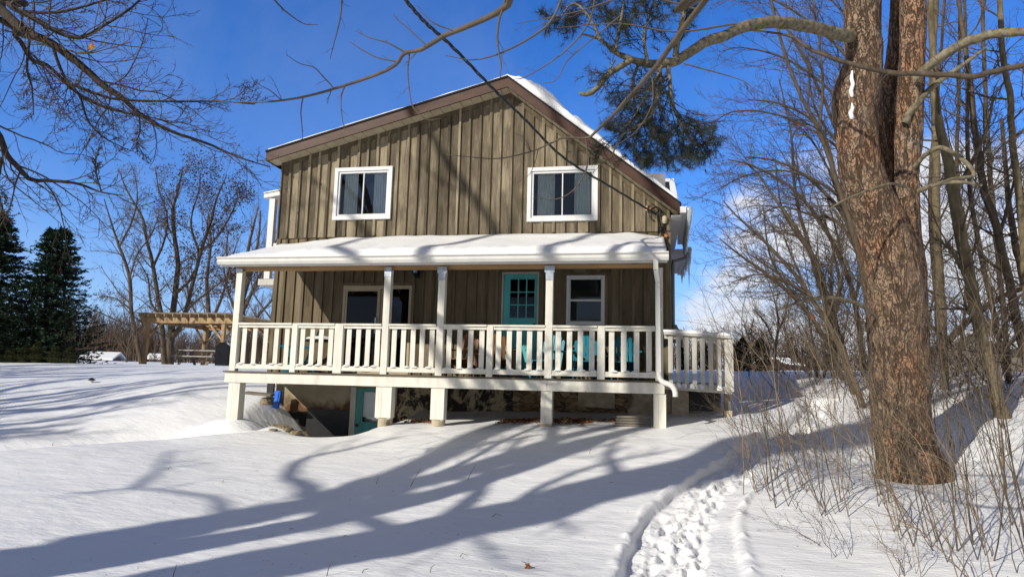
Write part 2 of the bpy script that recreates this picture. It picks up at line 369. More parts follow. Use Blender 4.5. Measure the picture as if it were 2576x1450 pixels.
def sst(a,b,x):
    t=np.clip((x-a)/(b-a),0,1); return t*t*(3-2*t)
_rs=np.random.RandomState(5)
_lat=_rs.rand(256,256)
def vnoise(x,y,s,o=0):
    x=x*s+17.3+o*31.7; y=y*s+9.1+o*11.3
    xi=np.floor(x).astype(int);yi=np.floor(y).astype(int);fx=x-xi;fy=y-yi;fx=fx*fx*(3-2*fx);fy=fy*fy*(3-2*fy)
    g=lambda a,b:_lat[a%256,b%256]
    return (g(xi,yi)*(1-fx)+g(xi+1,yi)*fx)*(1-fy)+(g(xi,yi+1)*(1-fx)+g(xi+1,yi+1)*fx)*fy-.5
# trodden path: centre line and half width
PATH=None
def ground_base(x,y):
    r=np.hypot(x+5,y-18)
    z=tps(np.clip(x,-42,38),np.clip(y,-14,46))
    far=.55+.0105*y+.3*np.sin(x*.021)+.25*np.sin(y*.033+x*.012)
    far=np.where(y<0,np.maximum(far,-3)*0-1.5,far)
    w=sst(28,60,np.hypot(x+5,(y-16)))
    z=z*(1-w)+far*w
    z+=.05*vnoise(x,y,.55)+.022*vnoise(x,y,1.7,1)+.010*vnoise(x*.6+y*.4,y-x*.3,5.5,2)
    # wind drift ridge behind which the bank drops to the cellar door
    pit=sst(12.3,12.95,y)*(1-sst(14.8,15.2,y))*np.clip((x+8.25)/2.0,0,1)**1.1*(1-sst(-5.25,-4.75,x))
    z-=pit*1.9
    low=sst(11.2,12.1,y)*(1-sst(14.,14.5,y))*sst(-7.2,-6.4,x)*(1-sst(-5.3,-4.8,x)); z-=low*.28
    for (xa,ya),(xb,yb) in (((-14.5,6.4),(-10.8,8.4)),((-10.8,8.4),(-9.6,10.2)),((-9.6,10.2),(-8.0,11.35)),((-8.0,11.35),(-7.0,11.9))):
        pass
    L0=np.array([(-18,4.8),(-14.,6.6),(-11.1,8.3),(-9.9,9.9),(-8.7,11.1),(-7.6,11.75)])
    bd=np.full(x.shape,9e9); sd=np.zeros(x.shape)
    for a,b in zip(L0[:-1],L0[1:]):
        ab=b-a; t=np.clip(((x-a[0])*ab[0]+(y-a[1])*ab[1])/(ab@ab),0,1); dx=x-a[0]-t*ab[0]; dy=y-a[1]-t*ab[1]; d=np.hypot(dx,dy); m_=d<bd; bd=np.where(m_,d,bd); sd=np.where(m_,np.sign(ab[0]*dy-ab[1]*dx),sd)
    z-=.50*np.exp(-(bd/np.where(sd>0,1.5,.50))**2)
    z+=.07*np.exp(-(((bd-1.0)*(sd<0)+9*(sd>=0))/.5)**2)
    # scoop behind the snow lip on the left
    lip=np.exp(-(((x*.62+y)-(-8.7*.62+9.5))/1.0)**2)*sst(-16,-9.2,-(-x)) if False else 0
    mw=np.exp(-(((x+7.9)/.75)**2+((y-12.15)/.65)**2)**1.5); z=z*(1-mw)+(-.80)*mw
    # melted hollow round the pine foot
    d=np.hypot(x-PB[0],y-PB[1]); m3=np.exp(-(d/1.5)**3); z=z*(1-m3)+(PB[2]-.02+.10*(y-PB[1])+.03*(x-PB[0]))*m3-.07*np.exp(-(d/.6)**2)
    return z
def hit_ground(x,y,fn=ground_base):
    v=ray(x,y); lo=2.; 
    t=np.linspace(2,120,6000); X=v[0]*t;Y=v[1]*t;Z=v[2]*t
    g=fn(X,Y); k=np.argmax(Z<g)
    return np.array([X[k],Y[k],g[k]])
PC=[hit_ground(*p) for p in ((1700,1530),(1712,1450),(1715,1370),(1740,1290),(1800,1222),(1880,1165),(1965,1110),(2040,1062),(2075,1010))]
PL=[.55,.53,.50,.46,.38,.34,.36,.36,.34]
PCr,PLr=resample(PC,PL,120)
def path_d(x,y):
    best=np.full(x.shape,9e9); side=np.zeros(x.shape); w=np.ones(x.shape)
    for i in range(len(PCr)-1):
        a=PCr[i,:2];b=PCr[i+1,:2]; ab=b-a; L2=(ab**2).sum()
        t=np.clip(((x-a[0])*ab[0]+(y-a[1])*ab[1])/L2,0,1); dx=x-a[0]-t*ab[0]; dy=y-a[1]-t*ab[1]; d=np.hypot(dx,dy)
        s=np.sign(ab[0]*dy-ab[1]*dx); m=d<best; best=np.where(m,d,best); side=np.where(m,s,side); w=np.where(m,PLr[i],w)
    return best*side,w       # + on the left hand side walking away
BOOT=[]
_rb=random.Random(17); _i=0
for k in range(6,118):
    if k%3: continue
    tng=PCr[min(k+2,119)][:2]-PCr[k-2][:2]; tng=tng/np.linalg.norm(tng); nrm=np.array([-tng[1],tng[0]])
    for tr in (-.30,.25):
        sgn=1 if (k//3)%2 else -1; c=PCr[k][:2]+nrm*(tr*PLr[k]*-1.*.75+sgn*.085+_rb.gauss(0,.035))+tng*_rb.gauss(0,.05)
        a=_rb.gauss(0,.16); BOOT.append((c[0],c[1],tng[0]*math.cos(a)-tng[1]*math.sin(a),tng[0]*math.sin(a)+tng[1]*math.cos(a),_rb.uniform(.022,.050)))
def boots(x,y):
    z=np.zeros(x.shape)
    for cx,cy,tx,ty,dp in BOOT:
        u=((x-cx)*tx+(y-cy)*ty)/.155; v_=(-(x-cx)*ty+(y-cy)*tx)/.062; r=np.sqrt(u*u+v_*v_*(1+.25*u))
        m=r<2.2
        if m.any():
            rr_=r[m]; z[m]+=-dp*(1-sst(.62,1.15,rr_))+.016*np.exp(-((rr_-1.25)/.2)**2)
    return np.maximum(z,-.065)
def ground(x,y):
    z=ground_base(x,y)
    m=(x>-3)&(x<9)&(y>2)&(y<20)
    if m.any():
        xx,yy=x[m],y[m]; d,w=path_d(xx,yy); d=-d
        q=d/w+ .10*vnoise(xx,yy,3.,3)
        # left: steep wall; inside: churned; right: shallow ramp with small crest
        inside=sst(-1.02,-.90,q)*(1-sst(.90,1.02,q))
        churn=vnoise(xx,yy,4,4)*.05+vnoise(xx,yy,9,5)*.04+vnoise(xx,yy,21,9)*.015+vnoise(xx,yy,45,11)*.008+boots(xx,yy)
        ramp_=1-.85*sst(-.5,.95,q)
        dz=-.085*ramp_*inside-.012*inside+churn*inside*sst(-.95,-.7,q)*(1-.8*sst(.35,.6,q))
        berm=np.exp(-((q-1.10)/.10)**2)*(.018+.09*np.maximum(vnoise(xx,yy,9,6),0))
        crest=np.exp(-((q+1.12)/.09)**2)*(.006+.10*np.maximum(0,vnoise(xx,yy,6,7)))
        z[m]+=dz+berm+crest
    return z
def gz(x,y): return float(ground(np.array([float(x)]),np.array([float(y)]))[0])
def ghit(x,y): return hit_ground(x,y,ground)
def axis(spec):
    out=[spec[0][0]]
    for a,b,s0,s1 in spec:
        x=a; n=0
        while x<b-1e-6:
            t=(x-a)/(b-a); x+=s0+(s1-s0)*t if s1<=s0*1.01 or s0==s1 else s0*(s1/s0)**t
            out.append(min(x,b))
    return np.array(out)
gx=np.concatenate([-axis([(30,900,.6,60)])[::-1],-axis([(12,30,.12,.6)])[::-1][1:] if False else -axis([(12,30,.12,.6)])[::-1],axis([(-12,-1.2,.09,.09)]),axis([(-1.2,3.2,.022,.022)]),axis([(3.2,6.2,.04,.04)]),axis([(6.2,12,.09,.09)]),axis([(12,30,.12,.6)]),axis([(30,900,.6,60)])])
gy=np.concatenate([-axis([(3,200,.3,30)])[::-1],axis([(-3,3.6,.3,.12)]),axis([(3.6,5,.05,.05)]),axis([(5,9,.026,.026)]),axis([(9,11,.045,.045)]),axis([(11,17,.07,.07)]),axis([(17,45,.12,.6)]),axis([(45,1500,.6,80)])])
gx=np.unique(np.round(gx,4)); gy=np.unique(np.round(gy,4))
GX,GY=np.meshgrid(gx,gy); GZ=ground(GX.ravel(),GY.ravel()).reshape(GX.shape)
ny,nx=GX.shape; idx=np.arange(ny*nx).reshape(ny,nx)
q=np.stack([idx[:-1,:-1],idx[:-1,1:],idx[1:,1:],idx[1:,:-1]],-1).reshape(-1,4)
g=np_mesh('ground',np.stack([GX,GY,GZ],-1).reshape(-1,3),[q],M['snow']); tag(g,None,None,kind='structure')
g['label']='snow covered ground with drifts and a trodden path'
# ------------------------------------------------------------------ house
WY=14.0
house=empty('wooden_house',(0,WY,0),'two storey house clad in brown board and batten siding behind the white porch','house')
def H(o): o.parent=house; o.location=(0,-WY,0); return o
XL,XR,XA=-8.35,.45,-2.95
def rooftop(x): return 6.54+( (x-XA)*.2567 if x<XA else -(x-XA)*.8067)
def soff(x): return rooftop(x)-.215
rr=random.Random(3)
def boards(mb,x0,x1,pitch,zlo,zhi,holes,y,th,bat,off=0.):
    n=int(math.ceil((x1-x0)/pitch)); edges=[x0+off]+[x0+off+i*pitch+rr.uniform(-.012,.012) for i in range(1,n)]+[x1]
    edges[0]=x0
    def cuts(a,b):
        c=[a,b]
        for h in holes:
            for e in h[:2]:
                if a+1e-4<e<b-1e-4: c.append(e)
        if a<XA<b: c.append(XA)
        return sorted(c)
    def zs(a,b,lo):
        seg=[(lo,None)]
        m=(a+b)/2
        for h in holes:
            if h[0]<m<h[1]:
                new=[]
                for s in seg:
                    top=s[1] if s[1] is not None else 99
                    if h[2]<=s[0]<h[3]: new.append((h[3],s[1]))
                    elif s[0]<h[2]<top: new.append((s[0],h[2])); new.append((h[3],s[1]))
                    else: new.append(s)
                seg=new
        return seg
    for i in range(len(edges)-1):
        a,b=edges[i],edges[i+1]; r=rr.random(); lo=zlo+rr.uniform(-.012,.012); dy=rr.uniform(-.003,.003)
        c=cuts(a+.002,b-.002)
        for p,q_ in zip(c[:-1],c[1:]):
            for z0,z1 in zs(p,q_,lo):
                if z1 is None: mb.prism([(p,z0),(q_,z0),(q_,zhi(q_)),(p,zhi(p))],1,y+dy,y+th,r)
                else: mb.prism([(p,z0),(q_,z0),(q_,z1),(p,z1)],1,y+dy,y+th,r)
    for i in range(len(edges)):
        e=edges[i]; w=.027+rr.uniform(-.004,.005); a,b=max(x0,e-w),min(x1,e+w); r=rr.random(); lo=zlo+rr.uniform(-.006,.02)
        if rr.random()<.0: continue
        for z0,z1 in zs(a,b,lo):
            t0,t1=(zhi(a),zhi(b)) if z1 is None else (z1,z1)
            mb.prism([(a,z0),(b,z0),(b,t1),(a,t0)],1,y-bat-rr.uniform(0,.004),y-.003,r)
# upper gable wall
wl=(-6.995,-5.61,3.55,4.765); wr=(-2.53,-1.025,3.415,4.605)
mb=MB(); boards(mb,XL,XR,.2365,3.16,soff,[wl,wr],WY,.03,.036)
H(mb.build('upper_wall',M['siding']))
mb=MB()
sl=(-6.70,-4.98,.12,2.12); dr=(-3.10,-2.18,.12,2.40); lw=(-1.72,-.81,1.17,2.32)
boards(mb,XL+.01,XR-.01,.2365,.10,lambda x:3.22,[sl,dr,lw],WY+.03,.03,.030)
mb.box(XL-.005,XL+.09,WY-.005,WY+.027,-.02,3.158,.3); mb.box(XR-.10,XR+.006,WY-.005,WY+.027,.0,3.158,.7)
H(mb.build('lower_wall',M['siding_low']))
# corner board of the upper storey, side and back walls
BY=21.5
mb=MB()
mb.box(XL-.02,XL+.0-.001,WY+.0,WY+.12,3.14,soff(XL)-.02,.4)
mb.box(XL,XL+.03,WY+.07,BY,-.1,4.97,.2); mb.box(XR-.03,XR,WY+.07,BY,-.1,3.66,.6); mb.box(XL+.03,XR-.03,BY-.05,BY,-.1,3.5,.5)
mb.prism([(XL+.03,3.5),(XR-.03,3.5),(XR-.03,3.62),(XA,6.3),(XL+.03,4.95)],1,BY-.05,BY,.5)
mb.box(XL+.04,XR-.04,WY+.1,BY-.1,3.0,3.1,.1); mb.box(XL+.04,XR-.04,WY+.1,BY-.1,-.05,.05,.1)
H(mb.build('side_wall',M['siding_low']))
mb=MB(); mb.box(XL+.05,XR-.05,WY+1.6,WY+1.65,.06,2.98); mb.box(XL+.05,XR-.05,WY+1.6,WY+1.65,3.12,4.9)
H(mb.build('inner_wall',M['room']))
# roof: two slopes, fascia, soffit, snow
FY=13.6
RXl,RXr=-8.52,.63
def slope_prism(mb,x0,x1,t0,t1,y0,y1):
    mb.prism([(x0,rooftop(x0)+t0),(x1,rooftop(x1)+t0),(x1,rooftop(x1)+t1),(x0,rooftop(x0)+t1)],1,y0,y1)
mb=MB(); slope_prism(mb,RXl-.03,XA,-.022,.016,FY-.035,BY+.3); slope_prism(mb,XA,RXr+.03,-.022,.016,FY-.035,BY+.3)
roof=H(mb.build('roof',M['shingle']))
mb=MB(); slope_prism(mb,RXl,XA,-.235,-.025,FY-.012,FY+.03); slope_prism(mb,XA,RXr,-.235,-.025,FY-.012,FY+.03)
mb.box(RXl-.02,RXl,FY-.012,BY+.2,rooftop(RXl)-.23,rooftop(RXl)-.03)
o=mb.build('fascia',M['fascia'],roof)
mb=MB()
x=RXl+.01; i=0
while x<RXr-.02:
    st=.225 if x<XA else .19; x1=min(x+st,RXr-.02)
    if x<XA<x1: x1=XA
    slope_prism(mb,x,x1-.012,-.21-.004*(i%2),-.195,FY+.031,WY+.02); x=x1; i+=1
slope_prism(mb,RXl+.01,XA,-.19,-.18,FY+.031,WY+.1); slope_prism(mb,XA,RXr-.02,-.19,-.18,FY+.031,WY+.1)
o=mb.build('soffit',M['soffit'],roof)
mb=MB(); slope_prism(mb,XL,XA,-.31,-.215,WY-.032,WY-.004); slope_prism(mb,XA,XR,-.34,-.215,WY-.032,WY-.004)
o=mb.build('trim',M['siding_low'],roof)
# roof snow as one lumpy sheet
def snow_sheet(name,X,Y,zfun,thick,m,parent,loc=None):
    XX,YY=np.meshgrid(X,Y); top=zfun(XX,YY)+thick(XX,YY); bot=zfun(XX,YY)-.0
    n=len(Y);k=len(X); idx=np.arange(n*k).reshape(n,k)
    q1=np.stack([idx[:-1,:-1],idx[:-1,1:],idx[1:,1:],idx[1:,:-1]],-1).reshape(-1,4); q2=q1[:,::-1]+n*k
    e=[]
    for L in (idx[0,:],idx[:,-1],idx[-1,::-1],idx[::-1,0]):
        e.append(np.stack([L[:-1],L[:-1]+n*k,L[1:]+n*k,L[1:]],-1))
    V=np.concatenate([np.stack([XX,YY,top],-1).reshape(-1,3),np.stack([XX,YY,bot],-1).reshape(-1,3)])
    return np_mesh(name,V,[q1,q2]+e,m,parent)
rf=np.vectorize(rooftop)
def thick_main(x,y):
    e=np.minimum(1,(y-FY+.02)/.35+.35)
    left=.035+.02*vnoise(x,y,2.2)+.02*vnoise(x,y,7)
    t=sst(XA-.1,XA+.25,x)
    right=.13+.26*np.exp(-((x-(-2.2))/.75)**2)+.10*np.exp(-((x+.9)/.8)**2)+.12*vnoise(x,y,1.6,2)+.09*vnoise(x,y,5,4)+.05*vnoise(x,y,12,5)
    return np.maximum(.012,(left*(1-t)+right*t)*(.3+.7*e))
snow_sheet('roof_snow',np.r_[np.arange(RXl+.02,XA-.1,.12),np.arange(XA-.1,RXr+.02,.05)],np.r_[FY-.015+np.array([0,.04,.09,.15,.22,.3,.4,.55,.75,1]),np.arange(14.8,BY+.2,.25)],lambda x,y:rf(x)+.017,thick_main,M['roofsnow'],roof)
# right hand gutters with ice
def gutter(parent,p,q_,name='gutter',w=.12):
    mb=MB(); p=Vector(p);q_=Vector(q_); mb.bar(p,q_,w,w*.95); mb.bar(p+Vector((w*.08,0,w*.5)),q_+Vector((w*.08,0,w*.5)),w*1.16,.018)
    return mb.build(name,M['white'],parent)
gt=gutter(roof,(.69,13.58,3.50),(.78,17.0,3.56)); 
mb=MB(); mb.box(.46,.66,WY-.3,17.,3.40,3.425); mb.build('soffit',M['white'],roof)
ice=MB()
r3=random.Random(8)
for t in np.linspace(0,1,16): ice.tube([(.80+.08*t,13.65+3.3*t,3.56),(.82+.08*t,13.65+3.3*t,3.50-.05*r3.random()),(.81+.08*t,13.65+3.3*t,3.33-.15*r3.random())],[.075,.065,.03],7)
o=ice.build('ice_crust',M['ice'],gt,True)
# rear wing: its slope shows above the right slope, its eave carries the icicles
wing=MB(); wing.prism([(19.2,4.2),(19.2,5.05),(22.2,6.62),(24,5.6),(24,4.2)],0,-3.2,.80)
w=H(wing.build('rear_wing',M['shingle']))
wsn=MB(); wsn.prism([(19.1,5.06),(22.25,6.68),(22.25,6.80),(19.0,5.16)],0,-3.2,.84)
wsn.build('roof_snow',M['roofsnow'],w)
wsp=MB(); wsp.prism([(20.2,5.76),(21.6,6.49),(21.6,6.50),(20.2,5.77)],0,.36,.66); wsp.build('bare_shingle',M['shingle'],w)
low=MB(); low.box(.46,.93,17.15,20.6,3.36,3.42); low.box(.45,.60,17.2,20.6,-.1,3.35)
lo=H(low.build('rear_eave',M['white']))
g2=gutter(lo,(.99,17.25,3.42),(.92,20.5,3.36))
ic=MB()
for t in np.linspace(0,1,22):
    L=.12+.3*r3.random()**2
    if .12<t<.19: L=.85
    x=1.04-.07*t; y=17.25+3.2*t; ic.tube([(x,y,3.44),(x,y,3.36),(x,y,3.36-L*.5),(x,y,3.36-L)],[.05,.038,.02,.002],6)
ic.build('icicle',M['ice'],g2,True)
dp=MB(); dp.tube([(.93,17.3,3.36),(.93,17.3,3.22),(.62,17.1,3.1),(.60,17.1,2.9)],.04,8); H(dp.build('downpipe',M['greymetal'],None,True)); dp=MB(); dp.tube([(.505,14.2,2.5),(.505,14.2,1.05)],.035,8)
H(dp.build('downpipe',M['greymetal'],None,True))
mt=MB(); mt.box(.47,.62,14.1,14.35,.9,1.18); mt.tube([(.545,14.22,1.18),(.545,14.22,1.27)],[.07,.03],10); mt.box(.62,.70,14.3,14.5,.85,1.12)
H(mt.build('meter_box',M['greymetal']))
# left rear balcony
bal=MB(); bal.prism([(-10.02,4.72),(-8.36,4.95),(-8.36,5.08),(-10.02,4.84)],1,16,20)
b=H(bal.build('balcony_roof',M['white']))
s=MB(); s.prism([(-10.03,4.845),(-8.36,5.085),(-8.36,5.11),(-10.0,4.87)],1,15.97,20); s.build('roof_snow',M['roofsnow'],b)
bp=MB(); bp.box(-9.86,-9.70,16.02,16.16,2.55,4.70); bp.box(-9.70,-8.4,16.06,16.11,3.42,3.50)
bp.build('post',M['white'],b)
bf=MB(); bf.box(-10.0,-8.37,16,20,2.38,2.54); H(bf.build('balcony_floor',M['creamgrey']))
# windows
def window(name,x0,x1,z0,z1,y,fr,proud,pm,slider=True,curt=True,y_in=.06,cols=None):
    fm=MB()
    fm.box(x0,x1,y-proud,y+.04,z1-fr,z1); fm.box(x0,x1,y-proud,y+.04,z0,z0+fr)
    fm.box(x0,x0+fr,y-proud,y+.04,z0+fr,z1-fr); fm.box(x1-fr,x1,y-proud,y+.04,z0+fr,z1-fr)
    f2=fr*.55; a,b_,c,d=x0+fr,x1-fr,z0+fr,z1-fr
    fm.box(a,b_,y-.005,y+.07,d-f2,d-.002); fm.box(a,b_,y-.005,y+.07,c+.002,c+f2); fm.box(a+.002,a+f2,y-.005,y+.07,c+f2,d-f2); fm.box(b_-f2,b_-.002,y-.005,y+.07,c+f2,d-f2)
    f=H(fm.build(name,M['white'],None,False,.004))
    a+=f2;b_-=f2;c+=f2;d-=f2
    mm=MB()
    if slider: mm.box((a+b_)/2-.011,(a+b_)/2+.011,y+.01,y+.055,c,d)
    else: mm.box(a,b_,y+.01,y+.055,(c+d)/2-.02,(c+d)/2+.02)
    mm.build('mullion',M['white'],f)
    pn=MB()
    if slider: pn.box(a,(a+b_)/2-.015,y+.03,y+.036,c,d); pn.box((a+b_)/2+.015,b_,y+.04,y+.046,c,d)
    else: pn.box(a,b_,y+.03,y+.036,c,(c+d)/2-.021); pn.box(a,b_,y+.04,y+.046,(c+d)/2+.021,d)
    pn.build('pane',pm,f)
    if curt:
        W=b_-a
        for s0,s1,yy in ((a+W*.06,a+W*.36,.10),(b_-W*.30,b_-.01,.09)):
            k=60; X=np.linspace(s0,s1,k); Yc=y+yy+.025*np.sin((X-s0)*110)
            V=np.concatenate([np.stack([X,Yc,np.full(k,c-.1)],-1),np.stack([X,Yc,np.full(k,d+.1)],-1)])
            i=np.arange(k-1); o=np_mesh('curtain',V,[np.stack([i,i+1,i+1+k,i+k],-1)],M['curtain'],f)
    return f
window('window',*wl,WY-.02,.085,.035,M['glass'])
window('window',*wr,WY-.02,.085,.035,M['glass'])
window('window',lw[0]+.06,lw[1]-.06,lw[2]+.06,lw[3]-.06,WY+.02,.05,.03,M['glass'],False,False)
for h in (lw,dr,sl):
    tr=MB()
    x0,x1,z0,z1=h; t=.06; zb=z0 if h is not lw else z0
    tr.box(x0,x1,WY-.012,WY+.06,z1-t,z1,.3); tr.box(x0,x0+t,WY-.012,WY+.06,zb,z1-t,.4); tr.box(x1-t,x1,WY-.012,WY+.06,zb,z1-t,.6)
    if h is lw: tr.box(x0+t,x1-t,WY-.03,WY+.06,z0,z0+t,.5)
    H(tr.build('casing',M['siding_low']))
# sliding door
f=MB(); x0,x1,z0,z1=sl[0]+.062,sl[1]-.062,.13,sl[3]-.062
f.box(x0,x1,WY-.01,WY+.09,z1-.07,z1); f.box(x0,x0+.055,WY-.01,WY+.09,z0,z1-.07); f.box(x1-.055,x1,WY-.01,WY+.09,z0,z1-.07); f.box(x0+.055,x1-.055,WY-.01,WY+.09,z0,z0+.06)
xm=-5.79
f.box(xm-.04,xm+.025,WY+.0,WY+.05,z0+.06,z1-.07); f.box(x0+.056,x0+.10,WY+.0,WY+.05,z0+.06,z1-.07); f.box(xm+.026,xm+.07,WY+.04,WY+.08,z0+.06,z1-.07)
f.box(x0+.1,xm-.04,WY+.0,WY+.05,z1-.12,z1-.07); f.box(x0+.1,xm-.04,WY+.0,WY+.05,z0+.06,z0+.14)
sd=H(f.build('sliding_door',M['soffit'],None,False,.003))
p=MB(); p.box(x0+.1,xm-.04,WY+.02,WY+.026,z0+.14,z1-.12); p.box(xm+.07,x1-.055,WY+.055,WY+.06,z0+.06,z1-.07); p.build('pane',M['glassdoor'],sd)
p=MB(); p.box(xm-.055,xm-.028,WY-.05,WY-.012,1.0,1.35); p.build('handle',M['galv'],sd)
# front door
f=MB(); x0,x1,z1=-3.04,-2.24,2.34
f.box(x0,x1,WY-.0,WY+.08,z1-.035,z1); f.box(x0,x0+.035,WY,WY+.08,.13,z1-.035); f.box(x1-.035,x1,WY,WY+.08,.13,z1-.035)
fd=H(f.build('door_frame',M['creamgrey']))
f=MB(); a,b_,c,d=x0+.038,x1-.038,.14,z1-.038; gx0,gx1,gz0,gz1=-2.86,-2.335,1.37,2.19; y0,y1=WY+.03,WY+.07
f.box(a,b_,y0,y1,gz1,d); f.box(a,b_,y0,y1,c,gz0); f.box(a,gx0,y0,y1,gz0,gz1); f.box(gx1,b_,y0,y1,gz0,gz1)
for q0,q1,r0,r1 in ((gx0-.03,gx1+.03,gz1,gz1+.03),(gx0-.03,gx1+.03,gz0-.03,gz0),(gx0-.03,gx0,gz0,gz1),(gx1,gx1+.03,gz0,gz1)): f.box(q0,q1,y0-.012,y0-.001,r0,r1)
for r0,r1 in ((.3,.95),(.3,.95)): pass
f.box(a+.1,a+.34,y0-.008,y0-.001,.30,1.15); f.box(b_-.34,b_-.1,y0-.008,y0-.001,.30,1.15)
door=H(f.build('front_door',M['tealdoor'],None,False,.004))
f=MB()
for i in (1,2):
    xx=gx0+(gx1-gx0)*i/3; f.box(xx-.011,xx+.011,y0-.003,y0+.012,gz0,gz1); zz=gz0+(gz1-gz0)*i/3; f.box(gx0,gx1,y0-.001,y0+.010,zz-.011,zz+.011)
f.build('muntin',M['tealdoor'],door)
f=MB(); f.box(gx0,gx1,y0+.015,y0+.02,gz0,gz1); f.build('pane',M['glassdoor'],door)
def lathe(mb,prof,ax,c,n=12):   # prof [(r,t)] along axis ax
    pts=[];c=Vector(c)
    for r,t in prof:
        for j in range(n):
            a=2*PI*j/n; v=[0,0,0]; v[ax]=t; v[(ax+1)%3]=r*math.cos(a); v[(ax+2)%3]=r*math.sin(a); pts.append(c+Vector(v))
    k=len(prof); fs=[(i*n+j,i*n+(j+1)%n,(i+1)*n+(j+1)%n,(i+1)*n+j) for i in range(k-1) for j in range(n)]+[tuple(range(n)),tuple(range((k-1)*n,k*n))]
    mb.poly(pts,fs)
f=MB(); lathe(f,[(.012,0),(.012,-.03),(.032,-.04),(.034,-.06),(.015,-.075)],1,(b_-.045,y0,1.22)); f.build('door_knob',M['black'],door,True)
# wall lantern
f=MB(); f.box(-4.99,-4.89,WY-.02,WY+.02,2.22,2.48); lathe(f,[(.01,-.09),(.03,-.05),(.03,-.03),(.055,.0),(.06,.01)],2,(-4.94,WY-.13,2.30)); lathe(f,[(.095,.17),(.09,.19),(.03,.25),(.01,.28)],2,(-4.94,WY-.13,2.30)); f.bar((-4.94,WY-.02,2.42),(-4.94,WY-.13,2.56),.015,.015)
for j in range(6):
    a=j*PI/3; f.bar((-4.94+.055*math.cos(a),WY-.13+.055*math.sin(a),2.31),(-4.94+.088*math.cos(a),WY-.13+.088*math.sin(a),2.47),.01,.01)
lt=H(f.build('wall_lantern',M['black'])); f=MB(); lathe(f,[(.045,.015),(.078,.165)],2,(-4.94,WY-.13,2.30),6); f.build('lamp_glass',M['teallamp'],lt)
# foundation
f=MB(); f.box(-8.16,-6.30,WY+.08,WY+.3,-3.1,.05); f.box(-5.42,-5.30,WY+.08,WY+.3,-3.1,.05); f.box(-6.30,-5.42,WY+.081,WY+.3,-.17,.05)
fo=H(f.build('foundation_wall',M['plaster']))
f=MB(); f.box(-7.35,-6.36,WY+.04,WY+.078,-3.,-.66); f.build('black_panel',M['black'],fo)
f=MB(); f.box(-5.30,-2.75,WY+.085,WY+.3,-2.,.05); f.build('tarred_patch',M['tar'],fo)
f=MB(); f.box(-2.75,-.40,WY+.075,WY+.3,-2.,.05); f.build('stonework',M['rubble'],fo)
f=MB(); f.box(-.40,.45,WY+.06,WY+.3,-2.,.05); f.box(.46,.78,WY-.05,WY+.25,-1.,-.02); f.box(-1.40,-.66,WY+.05,WY+.074,-.43,-.13); f.build('concrete_patch',M['concrete'],fo)
f=MB(); f.box(-6.34,-6.22,WY+.03,WY+.12,-2.3,-.16); f.box(-5.47,-5.36,WY+.03,WY+.12,-2.3,-.16)
cf=H(f.build('cellar_door_frame',M['creamgrey']))
f=MB(); a,b_=-6.215,-5.475; y0,y1=WY+.06,WY+.10; q0,q1,r0,r1=-6.06,-5.63,-.90,-.26
f.box(a,b_,y0,y1,r1,-.175); f.box(a,b_,y0,y1,-2.25,r0); f.box(a,q0,y0,y1,r0,r1); f.box(q1,b_,y0,y1,r0,r1)
for s0,s1,t0,t1 in ((q0-.03,q1+.03,r1,r1+.025),(q0-.03,q1+.03,r0-.025,r0),(q0-.03,q0,r0,r1),(q1,q1+.03,r0,r1)): f.box(s0,s1,y0-.012,y0-.001,t0,t1)
cd=H(f.build('cellar_door',M['tealold'],None,False,.003))
f=MB(); f.box(q0,q1,y0+.01,y0+.016,r0,r1); f.build('pane',M['glass'],cd)
f=MB(); f.box(q0-.05,q1+.05,y0+.25,y0+.26,r0-.05,r1+.05); f.build('blind',M['curtain'],cd)
f=MB(); lathe(f,[(.012,0),(.012,-.03),(.032,-.04),(.034,-.06),(.015,-.075)],1,(-6.15,y0,-.97)); f.build('door_knob',M['black'],cd,True)
# service mast, insulators and wire loops at the right of the gable
f=MB()
lp=lambda cx,cz,r,a0,a1,y: [(cx+r*math.cos(a),y,cz+r*1.1*math.sin(a)) for a in np.linspace(a0,a1,14)]
f.tube(lp(.16,3.52,.13,.5,4.6,WY-.06),.010,6); f.tube(lp(.22,3.50,.10,-1,3.6,WY-.08),.009,6); f.tube([(-.02,WY-.05,3.66),(.1,WY-.1,3.72),(.25,WY-.08,3.6),(.3,WY-.06,3.3),(.36,WY-.05,3.1),(.40,WY-.05,2.6)],.012,6)
f.tube([(.0,WY-.05,3.6),(.18,WY-.12,3.55),(.33,WY-.08,3.35),(.30,WY-.05,3.16)],.012,6); f.box(.22,.30,WY-.09,WY-.03,3.14,3.24)
H(f.build('service_wire',M['black'],None,True))
f=MB(); lathe(f,[(.02,-.12),(.05,-.10),(.06,0),(.03,.04)],2,(.34,WY-.07,3.43)); H(f.build('insulator',M['soffit'],None,True)); f=MB(); lathe(f,[(.02,-.05),(.035,0),(.02,.05)],2,(-.02,WY-.06,3.64)); H(f.build('insulator',M['soffit'],None,True))
# ------------------------------------------------------------------ porch
porch=empty('white_porch',(0,12,0),'white painted wooden porch with snowy lean-to roof, posts and picket railing along the house front','porch')
def P(o): o.parent=porch; o.location=(0,-12,0); return o
f=MB(); f.box(-8.04,-1.742,11.975,12.015,-.112,.078); f.box(-1.738,.275,11.975,12.015,-.112,.078); f.box(-8.04,-8.0,12.015,14,-.112,.078); f.box(.235,.275,12.016,13.4,-.112,.078)
P(f.build('rim_board',M['cream'],None,False,.003))
f=MB()
y=11.945; i=0
while y<13.95:
    f.box(-8.07,.30 if y<13.3 else 1.52,y,y+.135,.081,.108+.001*(i%2)); y+=.14; i+=1
for k in range(3): f.box(-8.0,.2,12.3+.6*k,12.34+.6*k,-.10,.078)
P(f.build('deck_floor',M['deck']))
